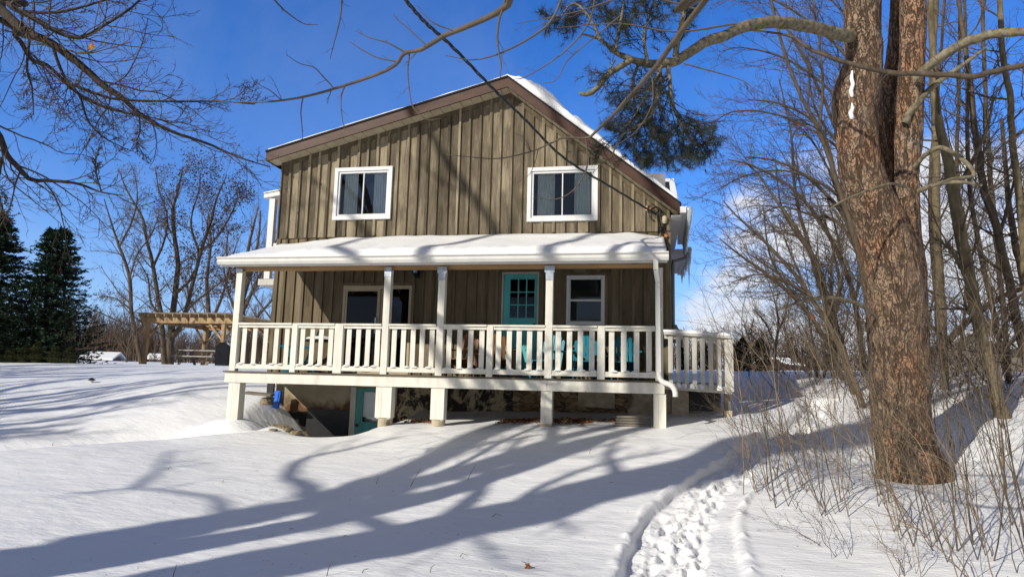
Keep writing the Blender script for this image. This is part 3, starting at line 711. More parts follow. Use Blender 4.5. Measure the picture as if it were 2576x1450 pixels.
# snow dusting on deck
# under posts
for xc,w,z,foot in ((-7.835,.245,-.80,0),(-4.775,.31,-.66,1),(-3.74,.255,-.68,1),(-1.75,.20,-.66,2),(.195,.21,-.66,0)):
    f=MB(); f.box(xc-w/2+.025,xc+w/2-.025,12.02,12.02+.17,-.70 if foot else z-.5,-.112); 
    zb=-.68 if foot else z-.3
    f.box(xc-w/2,xc-w*.12,12.0,12.018,zb,-.113); f.box(xc-w*.11,xc+w/2,11.998,12.018,zb,-.113); f.box(xc+w/2-.024,xc+w/2-.002,12.019,12.2,zb,-.113); f.box(xc-w/2+.002,xc-w/2+.024,12.019,12.2,zb,-.113)
    p=P(f.build('support_post',M['cream'],None,False,.003))
    if foot:
        f=MB()
        if foot==1: lathe(f,[(.125,-1.8),(.125,-.69)],2,(xc,12.12,0),20)
        else: f.box(xc-.10,xc+.10,12.0,12.22,-1.3,-.68)
        f.build('footing',M['concrete'],p)
# upper posts
PX=[-7.885,-4.79,-3.73,-1.725,.19]
for i,xc in enumerate(PX):
    f=MB(); f.box(xc-.065,xc+.065,11.95,12.08,.105,2.06); p=P(f.build('post',M['cream'],None,False,.006))
    f=MB()
    if i in (1,2,3): f.box(xc-.09 if i>1 else xc-.068,xc+.09 if i>1 else xc+.068,11.938,11.948,1.99,2.11); f.box(xc-.068,xc+.068,11.939,11.949,1.85 if i>1 else 1.92,2.0)
    elif i==0: f.box(xc-.07,xc+.07,11.939,11.949,2.02,2.10)
    else: continue
    f.build('post_cap',M['galv'],p)
for xc,w in ((-6.62,.115),(-5.71,.17),(-2.79,.115),(-.80,.13)):
    f=MB(); f.box(xc-w/2,xc+w/2,11.95,12.05,.105,1.04); P(f.build('rail_post',M['cream'],None,False,.005))
ends=[(-7.82,-6.68,5),(-6.56,-5.80,4),(-5.62,-4.86,4),(-4.72,-3.80,5),(-3.665,-2.85,4),(-2.73,-1.79,5),(-1.66,-.87,4),(-.735,.125,4)]
for a,b_,n in ends:
    rl=bpy.data.objects.new('railing',None); COL.objects.link(rl); P(rl)
    f=MB(); f.box(a,b_,11.93,12.05,1.005,1.04); f.box(a,b_,11.965,12.0,.95,1.006); f.build('top_rail',M['cream'],rl,False,.002)
    f=MB(); f.box(a,b_,11.955,12.03,.155,.195); f.box(a,b_,11.965,11.99,.190,.245); f.build('bottom_rail',M['cream'],rl,False,.002)
    pit=(b_-a)/n
    for i in range(n):
        f=MB(); xc=a+pit*(i+.5)+rr.uniform(-.006,.006); f.box(xc-.047,xc+.047,12.002,12.02,.198,1.003); f.build('baluster',M['cream'],rl,False,.002)
        # little snow caps on the bottom rail
    for j in range(4):
        f=MB(); xc=a+(b_-a)*(j+rr.uniform(.25,.75))/4; lathe(f,[(.07,-.003),(.06,.014),(.025,.028)],2,(xc,11.99,.245),8); f.build('snow_clump',M['roofsnow'],rl,True)
# beam, roof, gutter
f=MB(); f.box(-7.98,.14,12.0,12.12,2.075,2.24); P(f.build('beam',M['newwood']))
f=MB(); f.prism([(11.78,2.24),(14.02,2.98),(14.02,3.02),(11.78,2.28)],0,-8.21,.36); 
pr=P(f.build('porch_roof',M['shingle']))
f=MB(); f.prism([(11.80,2.175),(12.0,2.175),(13.98,2.88),(13.98,2.96),(11.80,2.232)],0,-8.20,-8.17); f.prism([(11.80,2.175),(12.0,2.175),(13.98,2.88),(13.98,2.96),(11.80,2.232)],0,.28,.31)
for x in np.arange(-7.9,.2,.61): f.prism([(12.13,2.14),(13.97,2.79),(13.97,2.93),(12.13,2.30)],0,x,x+.038)
f.build('rafter',M['cream'],pr)
f=MB(); f.box(-8.18,.33,11.80,11.82,2.12,2.245); f.build('fascia',M['gutter'],pr)
f=MB(); f.prism([(11.795,2.15),(11.72,2.15),(11.69,2.20),(11.69,2.255),(11.675,2.265),(11.675,2.285),(11.795,2.285)],0,-8.22,.35)
f.prism([(11.672,2.262),(11.66,2.268),(11.66,2.29),(11.672,2.29)],0,-8.22,.35)
f.build('gutter',M['gutter'],pr)
def zroof(x,y): return 2.285+(y-11.78)*.331
def thick_p(x,y):
    u=(y-11.68)/(14-11.68)
    ed=sst(0,.10,u)**.5
    lft=sst(-8.22,-6.3,x); rgt=1-.75*sst(-.35,.36,x)
    base=(.012+.135*lft)*rgt
    t=base*(.35+.65*ed)*(1-.08*np.sin(u*3.1))+.030*vnoise(x,y,1.1,2)*ed+.022*vnoise(x,y,3.3,3)*ed+.03*vnoise(x,y,9,3)*(u<.25)*(u>.01)
    return np.maximum(.008,t)
snow_sheet('roof_snow',np.arange(-8.20,.361,.06),np.r_[11.69,11.70,11.72,11.75,11.79,11.84,11.9,12,12.12,12.28,12.45,np.arange(12.6,13.99,.1),13.99],zroof,thick_p,M['roofsnow'],pr)
# downspout
f=MB(); 
def rect(mb,pts,w,d): 
    for p,q_ in zip(pts[:-1],pts[1:]): mb.bar(p,q_,w,d,(0,1,.001))
x=.145
rect(f,[(x-.01,11.74,2.16),(x-.01,11.74,1.98)],.085,.075); rect(f,[(x-.01,11.74,1.99),(x+.02,11.86,1.80)],.08,.07); rect(f,[(x+.02,11.875,1.82),(x+.035,11.875,.22)],.08,.07)
f.tube([(x+.035,11.875,.26),(x+.04,11.87,.19),(x+.06,11.86,.13),(x+.10,11.84,.09),(x+.15,11.82,.07),(x+.20,11.80,.055),(x+.25,11.78,.025),(x+.285,11.775,-.03),(x+.30,11.77,-.09),(x+.30,11.77,-.15)],.047,10)
f.box(x-.02,x+.09,11.868,11.915,1.3,1.34)
P(f.build('downspout',M['gutter'],None,False,.008))
# side landing with railing, canted slightly down to the right
f=MB(); f.bar((.31,13.40,.0),(1.54,13.40,-.065),.04,.125,(0,1,0)) if False else None
f=MB(); f.prism([(.29,.095),(1.53,.03),(1.53,-.085),(.29,-.03)],1,13.36,13.40); f.box(1.49,1.53,13.402,16.5,-.09,.03)
P(f.build('landing_rim',M['creamgrey'],None,False,.003))
f=MB(); f.prism([(.28,.112),(1.56,.045),(1.56,.031),(.28,.097)],1,13.97,16.5); P(f.build('landing_floor',M['greywood']))
f=MB(); f.prism([(.30,1.045),(1.52,.985),(1.52,.945),(.30,1.005)],1,13.28,13.42); f.prism([(.31,1.003),(1.51,.943),(1.51,.87),(.31,.93)],1,13.36,13.39)
sr=P(f.build('side_railing',M['creamgrey'],None,False,.003))
for i in range(8):
    xc=.42+i*.147; f=MB(); dz=-.05*(xc-.3); f.box(xc-.043,xc+.043,13.335,13.357,.0+dz,1.0+dz); f.build('baluster',M['creamgrey'],sr,False,.002)
f=MB(); f.box(1.47,1.56,13.32,13.42,-.05,.95); f.build('end_post',M['creamgrey'],sr)
snow_sheet('snow_cap',np.arange(.29,1.54,.03),np.array([13.27,13.29,13.33,13.38,13.42,13.43]),lambda x,y:1.046-.049*(x-.3),lambda x,y:(.05+.035*vnoise(x,y,6,2))*np.where((y<13.275)|(y>13.425),.1,1.),M['roofsnow'],sr)
for xc in (.55,.66,.80,.96,1.3):
    f=MB(); lathe(f,[(.07,-.03),(.065,.03),(.03,.07)],2,(xc,13.33,.05-.04*xc),9); f.build('snow_clump',M['roofsnow'],sr,True)
f=MB(); f.box(1.42,1.53,13.6,13.72,-1.0,-.06); P(f.build('support_post',M['greywood']))
f=MB(); f.box(1.40,1.55,13.55,13.75,-.62,-.40); P(f.build('footing',M['concrete']))
f=MB(); f.box(.80,1.45,14.6,14.65,-1.,-.06); P(f.build('shade_sheet',M['black']))  # black sheet standing in for the deep shade beneath the landing
# ------------------------------------------------------------------ porch furniture
DZ=.109
def adirondack(name,label,m,x,y,rz,kind='adirondack chair'):
    r=empty(name,(x,y,DZ),label,'chair','garden chairs on the porch',rz)
    def fin(mb,n): o=mb.build(n,m,r,False,.004); return o
    s=MB()
    for i in range(6): s.prism([(-.26+i*.085,.375-.025*i),(-.18+i*.085,.35-.025*i),(-.18+i*.085,.33-.025*i),(-.26+i*.085,.355-.025*i)],0,-.27,.27)
    fin(s,'seat')
    b=MB(); hh=[.80,.88,.94,.94,.88,.80]
    for i in range(6):
        x0=-.29+i*.0985+.008; h=hh[i]; t=.36
        pts=[(x0+.012,.19),(x0+.068,.19),(x0+.082,h-.02),(x0+.041,h+.015),(x0,h-.02)]
        vs=[];
        for yy in (0,.022):
            for px,pz in pts: vs.append((px,.16+(pz-.19)*t+yy,pz))
        n=5; b.poly(vs,[tuple(range(n)),tuple(range(2*n-1,n-1,-1))]+[(j,(j+1)%n,(j+1)%n+n,j+n) for j in range(n)])
    b.box(-.28,.28,.30,.325,.50,.56); fin(b,'backrest')
    for sx in (-1,1):
        a=MB(); a.prism([(-.40,.55),(.30,.55),(.30,.575),(-.40,.575)],0,sx*.34-.065,sx*.34+.065); fin(a,'arm')
        l=MB(); l.box(sx*.31-.02,sx*.31+.02,-.30,-.20,0,.55); fin(l,'leg')
        l=MB(); l.bar((sx*.27,-.30,.33),(sx*.27,.42,.04),.03,.10); fin(l,'leg')
    return r
specs=[('adirondack_chair','turquoise slatted chair behind the rightmost railing panel','turq',(1571,858),0.05,'dup'),
       ('adirondack_chair','turquoise slatted chair below the double hung window, left of the rightmost one','turq',(1475,858),0.12,'dup'),
       ('adirondack_chair','turquoise slatted chair half hidden by the fourth porch post beside the front door','turq',(1378,858),-.25,'dup'),
       ('wooden_chair','brown stained slatted chair just left of the teal front door','brownchair',(1258,862),.35,'dup'),
       ('wooden_chair','brown stained slatted chair right of the third porch post','brownchair',(1163,862),-.1,'dup'),
       ('adirondack_chair','turquoise chair at the left end of the porch, turned sideways','turq',(752,858),-1.15,'dup')]
for nm,lb,mm,px,rz,_ in specs:
    p=at(px[0],px[1],13.25); k=adirondack(nm,lb,M[mm],p[0]*13.32/13.25,13.32,rz); k.scale=(.78,.9,.96)
def side_table(label,x,y,m):
    r=empty('side_table',(x,y,DZ),label,'side table','side tables on the porch')
    t=MB()
    for i in range(5): t.box(-.25,.25,-.22+i*.09,-.14+i*.09,.44,.462)
    t.build('table_top',m,r,False,.003)
    for sx in (-1,1):
        for sy in (-1,1):
            l=MB(); l.box(sx*.2-.02,sx*.2+.02,sy*.17-.02,sy*.17+.02,0,.439); l.build('leg',m,r)
side_table('low dark table between the two turquoise chairs under the window',at(1522,900,13.1)[0],13.25,M['black'])
side_table('small wooden table between the two brown chairs',at(1212,900,13.1)[0],13.3,M['brownchair'])
# charcoal kettle-like round table at the left end
r=empty('patio_table',(at(800,900,13.2)[0],13.3,DZ),'dark round table dusted with snow behind the second railing panel','table')
f=MB(); lathe(f,[(.02,.66),(.34,.66),(.35,.68),(.34,.70)],2,(0,0,0),20); f.build('table_top',M['black'],r)
f=MB(); lathe(f,[(.03,.05),(.025,.655)],2,(0,0,0),10); lathe(f,[(.2,0),(.2,.02),(.05,.049)],2,(0,0,0),14); f.build('pedestal',M['black'],r)
f=MB(); lathe(f,[(.33,.701),(.30,.74),(.18,.77),(.05,.78)],2,(0,0,0),20); f.build('snow_cap',M['roofsnow'],r,True)
# ------------------------------------------------------------------ power cable
def curve_pts(px,deps): return [CF*0+ray(*p)*d for p,d in zip(px,deps)]
cb=MB(); A=at(1650,538,WY-.06)
pts=[at(1650,538,13.93),at(1540,472,12.6),at(1420,398,11.2),at(1320,300,9.7),at(1245,228,8.6),at(1140,120,7.3),at(1068,55,6.5),at(1003,-20,5.7),at(850,-200,4.3)]
pp,_=resample(pts,[1]*len(pts),70)
n=len(pp); tt=np.linspace(0,1,n)
root=empty('power_cable',tuple(A),'twisted dark overhead service cable running down to the gable corner','cable')
for k,ph in enumerate((0,2.1,4.2)):
    mb=MB(); off=[Vector((.014*math.cos(ph+t*60),0,.014*math.sin(ph+t*60))) for t in tt]
    mb.tube([Vector(p)-Vector(A)+o for p,o in zip(pp,off)],.0095,6); mb.build('strand',M['cable'],root,True)
mb=MB(); mb.tube([(0,.0,0),(.1,.1,.03)],.02,6); mb.build('clamp',M['galv'],root)
# ------------------------------------------------------------------ yard things
def rock(name,label,p,s,seed,m=None,group='stones at the cellar bank',cat='stone'):
    r_=np.random.RandomState(seed)
    me=bpy.data.meshes.new(name); import bmesh
    bm=bmesh.new(); bmesh.ops.create_icosphere(bm,subdivisions=2,radius=1)
    ph=r_.rand(6)*6
    for v in bm.verts:
        c=v.co; k=1+.22*math.sin(3*c.x+ph[0])*math.cos(2.5*c.y+ph[1])+.18*math.sin(4*c.z+ph[2]+2*c.x)
        c.x=max(-.8,min(.8,c.x*k)); c.y*=k; c.z=max(-.6,min(.62,c.z*k)); v.co=Vector((c.x*s[0],c.y*s[1],c.z*s[2]))
    bm.to_mesh(me); bm.free()
    o=link(name,me,m or M['stone'],None,False); o.location=p; o.rotation_euler=(0,0,r_.rand()*6); tag(o,label,cat,group); return o
for i,(px,Y,s,lb) in enumerate([((706,1075),12.2,(.20,.13,.10),'largest flat tan stone at the foot of the snowy bank'),((722,1083),12.15,(.13,.1,.09),'rounded tan stone right beside the largest flat stone'),((742,1088),12.2,(.15,.11,.08),'pale tan stone in the middle of the row of stones'),((762,1092),12.35,(.16,.12,.09),'brown stone nearest the dark cellar pit'),
    ((686,1093),11.9,(.08,.07,.07),'small dark stone lower left of the row'),((584,1106),11.2,(.11,.09,.06),'dark stone almost buried in snow left of the others')]):
    p=at(px[0],px[1],Y); rock('stone',lb,(p[0],Y,max(p[2],gz(p[0],Y)-.01)),s,i+3)
rock('boulder','grey brown boulder leaning by the blue panel at the house corner',tuple(at(672,1008,13.4)),(.13,.13,.13),21,None,None,'boulder')
o=MB(); o.box(-.30,.30,-.1,.1,-.02,.025); k=o.build('plank',M['greywood'],None,False,.004); p=at(652,990,13.3); k.location=(p[0],13.3,p[2]); k.rotation_euler=(.1,.06,.1); tag(k,'weathered grey plank lying on the snow near the left end post','plank')
gm=MB(); gm.prism([(-.12,-.32),(.12,-.34),(.13,.22),(.08,.27),(-.10,.25),(-.13,.2)],1,-.03,.03); gm.tube([(.06,0,-.30),(.065,0,.24)],.05,8)
k=gm.build('blue_drum_panel',M['blue'],None,False,.01); p=at(699,999,13.75); k.location=(p[0]-.02,13.75,p[2]-.02); k.rotation_euler=(0,.10,0); k.scale=(.55,1,.62); tag(k,'bright blue plastic panel standing at the left corner of the foundation','panel')
bk=MB(); bk.box(-.08,.08,-.03,.03,-.25,.25); k=bk.build('black_board',M['black']); p=at(686,983,13.9); k.location=(p[0]-.05,13.9,p[2]); tag(k,'black board behind the blue panel at the foundation corner','board')
# stacked slabs under the right end
sx=at(1592,1062,12.25)[0]; r=empty('slab_stack',(sx,12.25,gz(sx,12.2)),'stack of weathered wooden slabs under the right end of the porch','slabs')
for i in range(4):
    mb=MB(); mb.box(-.31+.01*i,.31-.012*i,-.10,.42,.005+i*.045,.043+i*.045,i/4); mb.build('slab',M['greywood'],r,False,.005)
# solar lamp stub in the snow
p=ghit(230,962); r=empty('garden_light',tuple(p),'small black solar garden light poking out of the snow on the left','garden light')
f=MB(); lathe(f,[(.035,-.05),(.04,.02),(.055,.06)],2,(0,0,0)); f.build('lens',M['teallamp'],r)
f=MB(); lathe(f,[(.085,.06),(.09,.075),(.05,.105),(.01,.12)],2,(0,0,0)); f.build('cap',M['black'],r)
# twigs lying or poking out of the snow
rg=random.Random(11)
tw=[((1175,1205),(1195,1172)),((1030,1222),(1058,1178)),((945,1217),(952,1200)),((560,1215),(562,1207)),((820,1448),(832,1410)),((1080,1440),(1092,1420)),((1312,1428),(1345,1432)),((720,1330),(735,1334)),((1230,1300),(1260,1296)),((860,1350),(872,1352)),
    ((1340,1420),(1310,1412)),((228,996),(240,992)),((1530,1215),(1542,1222)),((1190,1260),(1210,1258)),((420,1180),(430,1176)),((130,1120),(135,1112)),((380,1010),(386,1002)),((430,1470),(440,1420)),((1480,1140),(1490,1128)),((1150,1398),(1172,1396)),((905,1440),(925,1430)),((1760,1240),(1800,1262))]
for i,(a,b_) in enumerate(tw):
    A=ghit(*a); B=ray(*b_)*(A[1]/ray(*b_)[1]); B[1]=A[1]+.02; B[2]=max(B[2],gz(B[0],B[1])+.004)
    mid=(A+B)/2+np.array([rg.uniform(-.01,.01),0,rg.uniform(0,.03)]); mb=MB(); mb.tube([Vector(np.zeros(3)-[0,0,.03]),Vector(mid-A),Vector(B-A)],[.004,.003,.002],5)
    k=mb.build('fallen_twig',M['twig']); k.location=A
    tag(k,'thin dark twig on the smooth snow between the path and the left edge','twig','twigs poking out of the snow')
bp_=empty('brush_pile',tuple(at(735,1035,13.2)),'dark twigs and roots sticking out along the edge of the cellar bank','brush pile')
mb=MB(); O_=np.array(bp_.location)
for i in range(46):
    t_=rg.random(); q0=at(690+100*t_+rg.gauss(0,7),1000+88*t_+rg.gauss(0,8),12.9+rg.uniform(-.5,.6)); q0[2]=gz(q0[0],q0[1])+rg.uniform(-.01,.02); d_=np.array([rg.gauss(.0,.16),rg.gauss(0,.1),rg.uniform(-.02,.10)]); mb.tube([Vector(q0-O_),Vector(q0-O_+d_*.6+[0,0,.01]),Vector(q0-O_+d_)],[.006,.005,.002],4)
mb.build('twig',M['barkdark'],bp_)
def leafcluster(rng,c,n,spread,size,flat=.3):
    c=np.asarray(c); P=c+rng.normal(size=(n,3))*spread; a=unit(rng.normal(size=(n,3))*[1,1,flat]); b_=unit(np.cross(a,rng.normal(size=(n,3))*[flat,flat,1])); s=size*rng.uniform(.6,1.3,(n,1))
    V=np.stack([P-a*s,P+b_*s*.6,P+a*s,P-b_*s*.6],1).reshape(-1,3); return V,np.arange(n*4).reshape(-1,4)
rng=np.random.default_rng(4)
Vs=[];Qs=[];b0=0
for (x0,x1,y0,y1,n) in ((-4.55,-3.95,12.35,12.9,160),(-2.75,-1.0,12.35,13.2,650),(-1.6,-.35,12.5,13.3,160),(-5.1,-4.2,12.6,13.3,30)):
    x=rng.uniform(x0,x1,n); y=rng.triangular(y0,(y0+y1)/2,y1,n); z=ground(x,y)+.012+rng.uniform(0,.02,n)
    P_=np.stack([x,y,z],-1); a=unit(rng.normal(size=(n,3))*[1,1,.5]); b_=unit(np.cross(a,[0,0,1.]+rng.normal(size=(n,3))*.5)); s=rng.uniform(.018,.04,(n,1))
    Vs.append(np.stack([P_-a*s,P_+b_*s*.6+[0,0,.008],P_+a*s,P_-b_*s*.6+[0,0,.006]],1).reshape(-1,3)); Qs.append(np.arange(n*4).reshape(-1,4)+b0); b0+=n*4
k=np_mesh('fallen_leaves',np.concatenate(Vs),[np.concatenate(Qs)],M['leafbrown'],None,False); tag(k,'brown fallen leaves drifted under the porch','leaves',None,'stuff')
# bank debris
def oneleaf(name,label,p,s,m,nv=None,cat='leaf',group=None):
    mb=MB(); pts=[]
    for j in range(10):
        a=2*PI*j/10; r_=s*(1 if j%2==0 else .5); pts.append((r_*math.cos(a),.12*s*math.sin(3*a),r_*math.sin(a)*1.1))
    mb.poly(pts+[(x_,y_+.004,z_) for x_,y_,z_ in pts],[tuple(range(10)),tuple(range(19,9,-1))]); mb.tube([(0,0,s),(0,0,s*1.9)],.0015,4)
    k=mb.build(name,m); k.location=p; tag(k,label,cat,group); return k
oneleaf('dead_leaf','orange dead leaf caught in the branches at upper left',tuple(ray(230,118)*7.6),.055,M['leaforange'])
oneleaf('dead_leaf','orange leaf stuck to the siding just above the cable clamp',tuple(at(1634,523,WY-.04)),.05,M['leaforange'])
oneleaf('dead_leaf','orange leaf lodged below the wire loops at the gable corner',tuple(at(1675,592,WY-.06)),.05,M['leaforange'])
oneleaf('dead_leaf','brown leaf lying on the snow at the bottom centre of the photo',tuple(ghit(1328,1430)+[0,0,.02]),.035,M['leafbrown'])
oneleaf('dead_leaf','tan leaf hanging in the thicket beside the pine trunk',tuple(ray(2044,797)*10.),.05,M['leaforange'])
# ------------------------------------------------------------------ pergola, picnic table, grill
def ground_at(x,y): return gz(x,y)
L=at(362,917,30.); N=at(555,925,30.); gzp=.42
r=empty('pergola',(L[0],30,gzp),'timber pergola with a slatted top standing left of the house','pergola')
W=N[0]-L[0]; D=4.6; HT=2.38
def post(x,y):
    mb=MB(); mb.box(x-.085,x+.085,y-.085,y+.085,-.5,HT); p=mb.build('post',M['perg'],r); 
    mb=MB(); mb.box(x-.13,x+.13,y-.13,y+.13,-.1,.06); mb.build('base',M['greywood'],p)
    return p
for x in (0,W):
    for y in (0,D): post(x,y)
for y in (0,D):
    mb=MB(); mb.box(-.35,W+.55,y-.13,y-.101,HT-.25,HT+.02); mb.box(-.35,W+.55,y+.101,y+.13,HT-.22,HT+.02); mb.build('beam',M['perg'],r)
for x in (0,W):
    mb=MB(); mb.box(x-.11,x-.081,.12,D-.12,HT-.22,HT-.0); mb.build('beam',M['perg'],r)
    for y,sy in ((0,1),(D,-1)):
        mb=MB(); mb.bar((x,y+sy*.08,HT-1.0),(x,y+sy*.85,HT-.2),.09,.09); mb.build('brace',M['perg'],r)
        mb=MB(); sx_=1 if x==0 else -1; mb.bar((x+sx_*.08,y,HT-1.0),(x+sx_*.85,y,HT-.2),.09,.09); mb.build('brace',M['perg'],r)
for i in range(11):
    x=-.2+i*(W+.5)/10; mb=MB(); mb.prism([(-.45,HT+.03),(-.35,HT-.02+.04),(D+.35,HT+.02),(D+.45,HT+.06),(D+.45,HT+.20),(-.45,HT+.20)],0,x-.02,x+.02); mb.build('rafter',M['perg'],r)
for i in range(16):
    y=-.4+i*(D+.8)/15; mb=MB(); mb.box(-.4,W+.6,y-.03,y+.03,HT+.205,HT+.245); mb.build('slat',M['greywood'],r)
def picnic(x,y,z,rz):
    r=empty('picnic_table',(x,y,z),'wooden picnic table with snow on its top under the pergola','picnic table',None,rz); r.scale=(1.12,1.12,1.1)
    mb=MB()
    for i in range(5): mb.box(-.95,.95,-.37+i*.15,-.24+i*.15,.70,.74)
    mb.build('table_top',M['greywood'],r)
    mb=MB(); mb.box(-.93,.93,-.36,.36,.742,.765); mb.build('snow_cap',M['roofsnow'],r,False,.02)
    for sy in (-1,1):
        mb=MB(); mb.box(-.95,.95,sy*.72-.13,sy*.72+.13,.42,.46); b=mb.build('bench_seat',M['greywood'],r)
        mb=MB(); mb.box(-.93,.93,sy*.72-.12,sy*.72+.12,.462,.475); mb.build('snow_cap',M['roofsnow'],b)
    for x_ in (-.65,.65):
        mb=MB(); mb.bar((x_,-.75,0),(x_,-.2,.70),.05,.11,(1,0,0)); mb.bar((x_,.75,0),(x_,.2,.70),.05,.11,(1,0,0)); mb.box(x_+.03,x_+.07,-.8,.8,.34,.43); mb.build('leg',M['greywood'],r)
p=at(505,912,31.5); picnic(p[0],31.5,gz(p[0],31.5)-.02,.12)
p=at(574,925,28.6); r=empty('covered_grill',(p[0],28.6,gz(p[0],28.6)-.03),'barbecue grill under a black cover right of the pergola','grill')
mb=MB(); mb.prism([(-.28,0),(.28,0),(.30,.75),(.24,.95),(.10,1.08),(-.12,1.08),(-.26,.92),(-.31,.75)],1,-.55,.55); mb.build('cover',M['blackcover'],r,False,.05)
mb=MB(); mb.prism([(.12,1.085),(.25,.955),(.27,.975),(.14,1.11)],1,-.4,.4); mb.build('snow_patch',M['roofsnow'],r)
# ------------------------------------------------------------------ far buildings, car
def barn(name,label,px,Y,w,d,h,rh,cat,group=None,seed=0):
    p=at(px[0],px[1],Y); z=p[2]
    r=empty(name,(p[0],Y,z),label,cat,group,.35)
    mb=MB(); mb.box(-w/2,w/2,-d/2,d/2,-1.5,h); mb.prism([(-d/2,h),(d/2,h),(0,h+rh-.05)],0,-w/2,w/2); mb.build('wall',M['farhouse'],r)
    mb=MB(); mb.prism([(-d/2-.5,h-.2),(0,h+rh),(d/2+.5,h-.2),(d/2+.5,h),(0,h+rh+.25),(-d/2-.5,h)],0,-w/2-.5,w/2+.5); mb.build('roof',M['roofsnow'],r)
    mb=MB(); mb.box(-w*.2,w*.05,-d/2-.04,-d/2-.001,-.5,h*.7); mb.build('door',M['black'],r)
barn('barn','low barn under a bright snowy roof beyond the field at left',(258,909),68,2.7,3.2,.35,.55,'barn')
barn('shed','small snow roofed shed seen between the tree trunks by the pergola',(398,909),115,2.4,3,.6,.7,'shed')
barn('farmhouse','snow roofed building glimpsed behind the thicket at far right',(2540,930),60,6,6,1.6,1.2,'building')
p=at(1958,938,44.); r=empty('parked_car',(p[0],44,p[2]-.25),'dark red car half buried in snow beside a bare tree right of the house','car',None,-.75); r.scale=(.72,.72,.72)
body=[(-2.1,.35),(2.1,.35),(2.15,.75),(1.9,.92),(1.1,1.0),(.45,1.42),(-1.0,1.46),(-1.75,1.05),(-2.15,.95)]
mb=MB(); mb.prism([(a,b_) for a,b_ in body],1,-.85,.85); mb.build('body',M['carpaint'],r,False,.08)
mb=MB(); mb.prism([(.95,1.02),(.42,1.37),(-.95,1.41),(-1.6,1.06)],1,-.865,.865); mb.build('side_window',M['glassdoor'],r)
mb=MB(); mb.prism([(1.9,.95),(1.1,1.03),(.45,1.45),(-1.0,1.49),(-1.75,1.08),(-1.8,1.2),(-1.0,1.66),(.5,1.62),(1.2,1.18),(1.9,1.05)],1,-.83,.83); mb.build('snow_cover',M['roofsnow'],r,False,.05)
for x_ in (-1.35,1.35):
    for y_ in (-.8,.8):
        mb=MB(); lathe(mb,[(.33,-.1),(.33,.1)],1,(x_,y_,.33),16); w=mb.build('wheel',M['tyre'],r)
# ------------------------------------------------------------------ trees
def tree(name,label,limbs,levels,bark,twigm,group=None,seed=1,cat='tree',origin=None,sides=8,limb_k=26,first_mask=None,crown='crown',leaves=None,cullback=False):
    """limbs: list of (points, radii); levels: dicts m,t0,t1,ang,lf,k,wob,up,tip,rf,sides,minr"""
    rng=np.random.default_rng(seed)
    if origin is None: origin=np.asarray(limbs[0][0][0],float)
    r=empty(name,tuple(origin),label,cat,group)
    T=Tubes(); PP=[];RR=[]
    for pts,rad in limbs:
        p_,r_=resample(pts,rad,limb_k); 
        if len(pts)>2: 
            w=rng.normal(size=(limb_k,3))*(r_[:,None]*.10); w[:2]=0; p_=p_+w
        PP.append(p_);RR.append(r_)
    PP=np.array(PP);RR=np.array(RR); T.add(PP,RR,sides)
    T.build('trunk',bark,r,origin)
    P0,R0=PP,RR; LL=np.linalg.norm(np.diff(P0,axis=1),axis=2).sum(1); C=Tubes(); last=None
    store=[]
    srcs=[(P0,R0,LL)]
    for lv in levels:
        Ps,Rs,Ls=srcs[-1] if not lv.get('both') else srcs[-1]
        p,d,l,rad=spawn(rng,Ps,Rs,lv['m'],lv.get('t0',.2),lv.get('t1',1.),lv.get('ang',50),lv.get('lf',.4),np.minimum(Ls,lv.get('maxL',99)),lv.get('rf',.6),lv.get('minr',0),lv.get('flat',0))
        rad=np.minimum(rad,lv.get('maxr',9))
        keep=np.ones(len(p),bool)
        if 'minl' in lv: keep&=l>lv['minl']
        if 'keep' in lv: keep&=lv['keep'](p)
        p,d,l,rad=p[keep],d[keep],l[keep],rad[keep]
        Pn,Rn=level(rng,p,d,l,rad,lv.get('k',6),lv.get('wob',.12),lv.get('up',0.),lv.get('tip',.3),lv.get('pull'))
        C.add(Pn,Rn,lv.get('sides',4)); srcs.append((Pn,Rn,l))
    cr=C.build(crown,twigm,r,origin)
    if leaves:
        Pn=srcs[-1][0]; n,per,spread,size,m,fn=leaves
        sel=[i for i in range(len(Pn)) if fn(Pn[i,-1])]; rng.shuffle(sel); V=[];b0=0
        pts=Pn[sel[:n],-1]; c=np.repeat(pts,per,0)+rng.normal(size=(len(pts)*per,3))*spread
        a=unit(rng.normal(size=c.shape)); b_=unit(np.cross(a,rng.normal(size=c.shape))); s=size*rng.uniform(.6,1.3,(len(c),1))
        V=np.stack([c-a*s,c+b_*s*.6,c+a*s,c-b_*s*.6],1).reshape(-1,3)-origin
        np_mesh('leaves',V,[np.arange(len(c)*4).reshape(-1,4)],m,r,False)
    return r
def pxl(pts,Y): 
    Y=Y if hasattr(Y,'__len__') else [Y]*len(pts)
    return [at(a,b,y) for (a,b),y in zip(pts,Y)]
def dl(pts,d):
    d=d if hasattr(d,'__len__') else [d]*len(pts)
    return [ray(a,b)*x for (a,b),x in zip(pts,d)]
def rad_px(w,d): return w/F*d/2
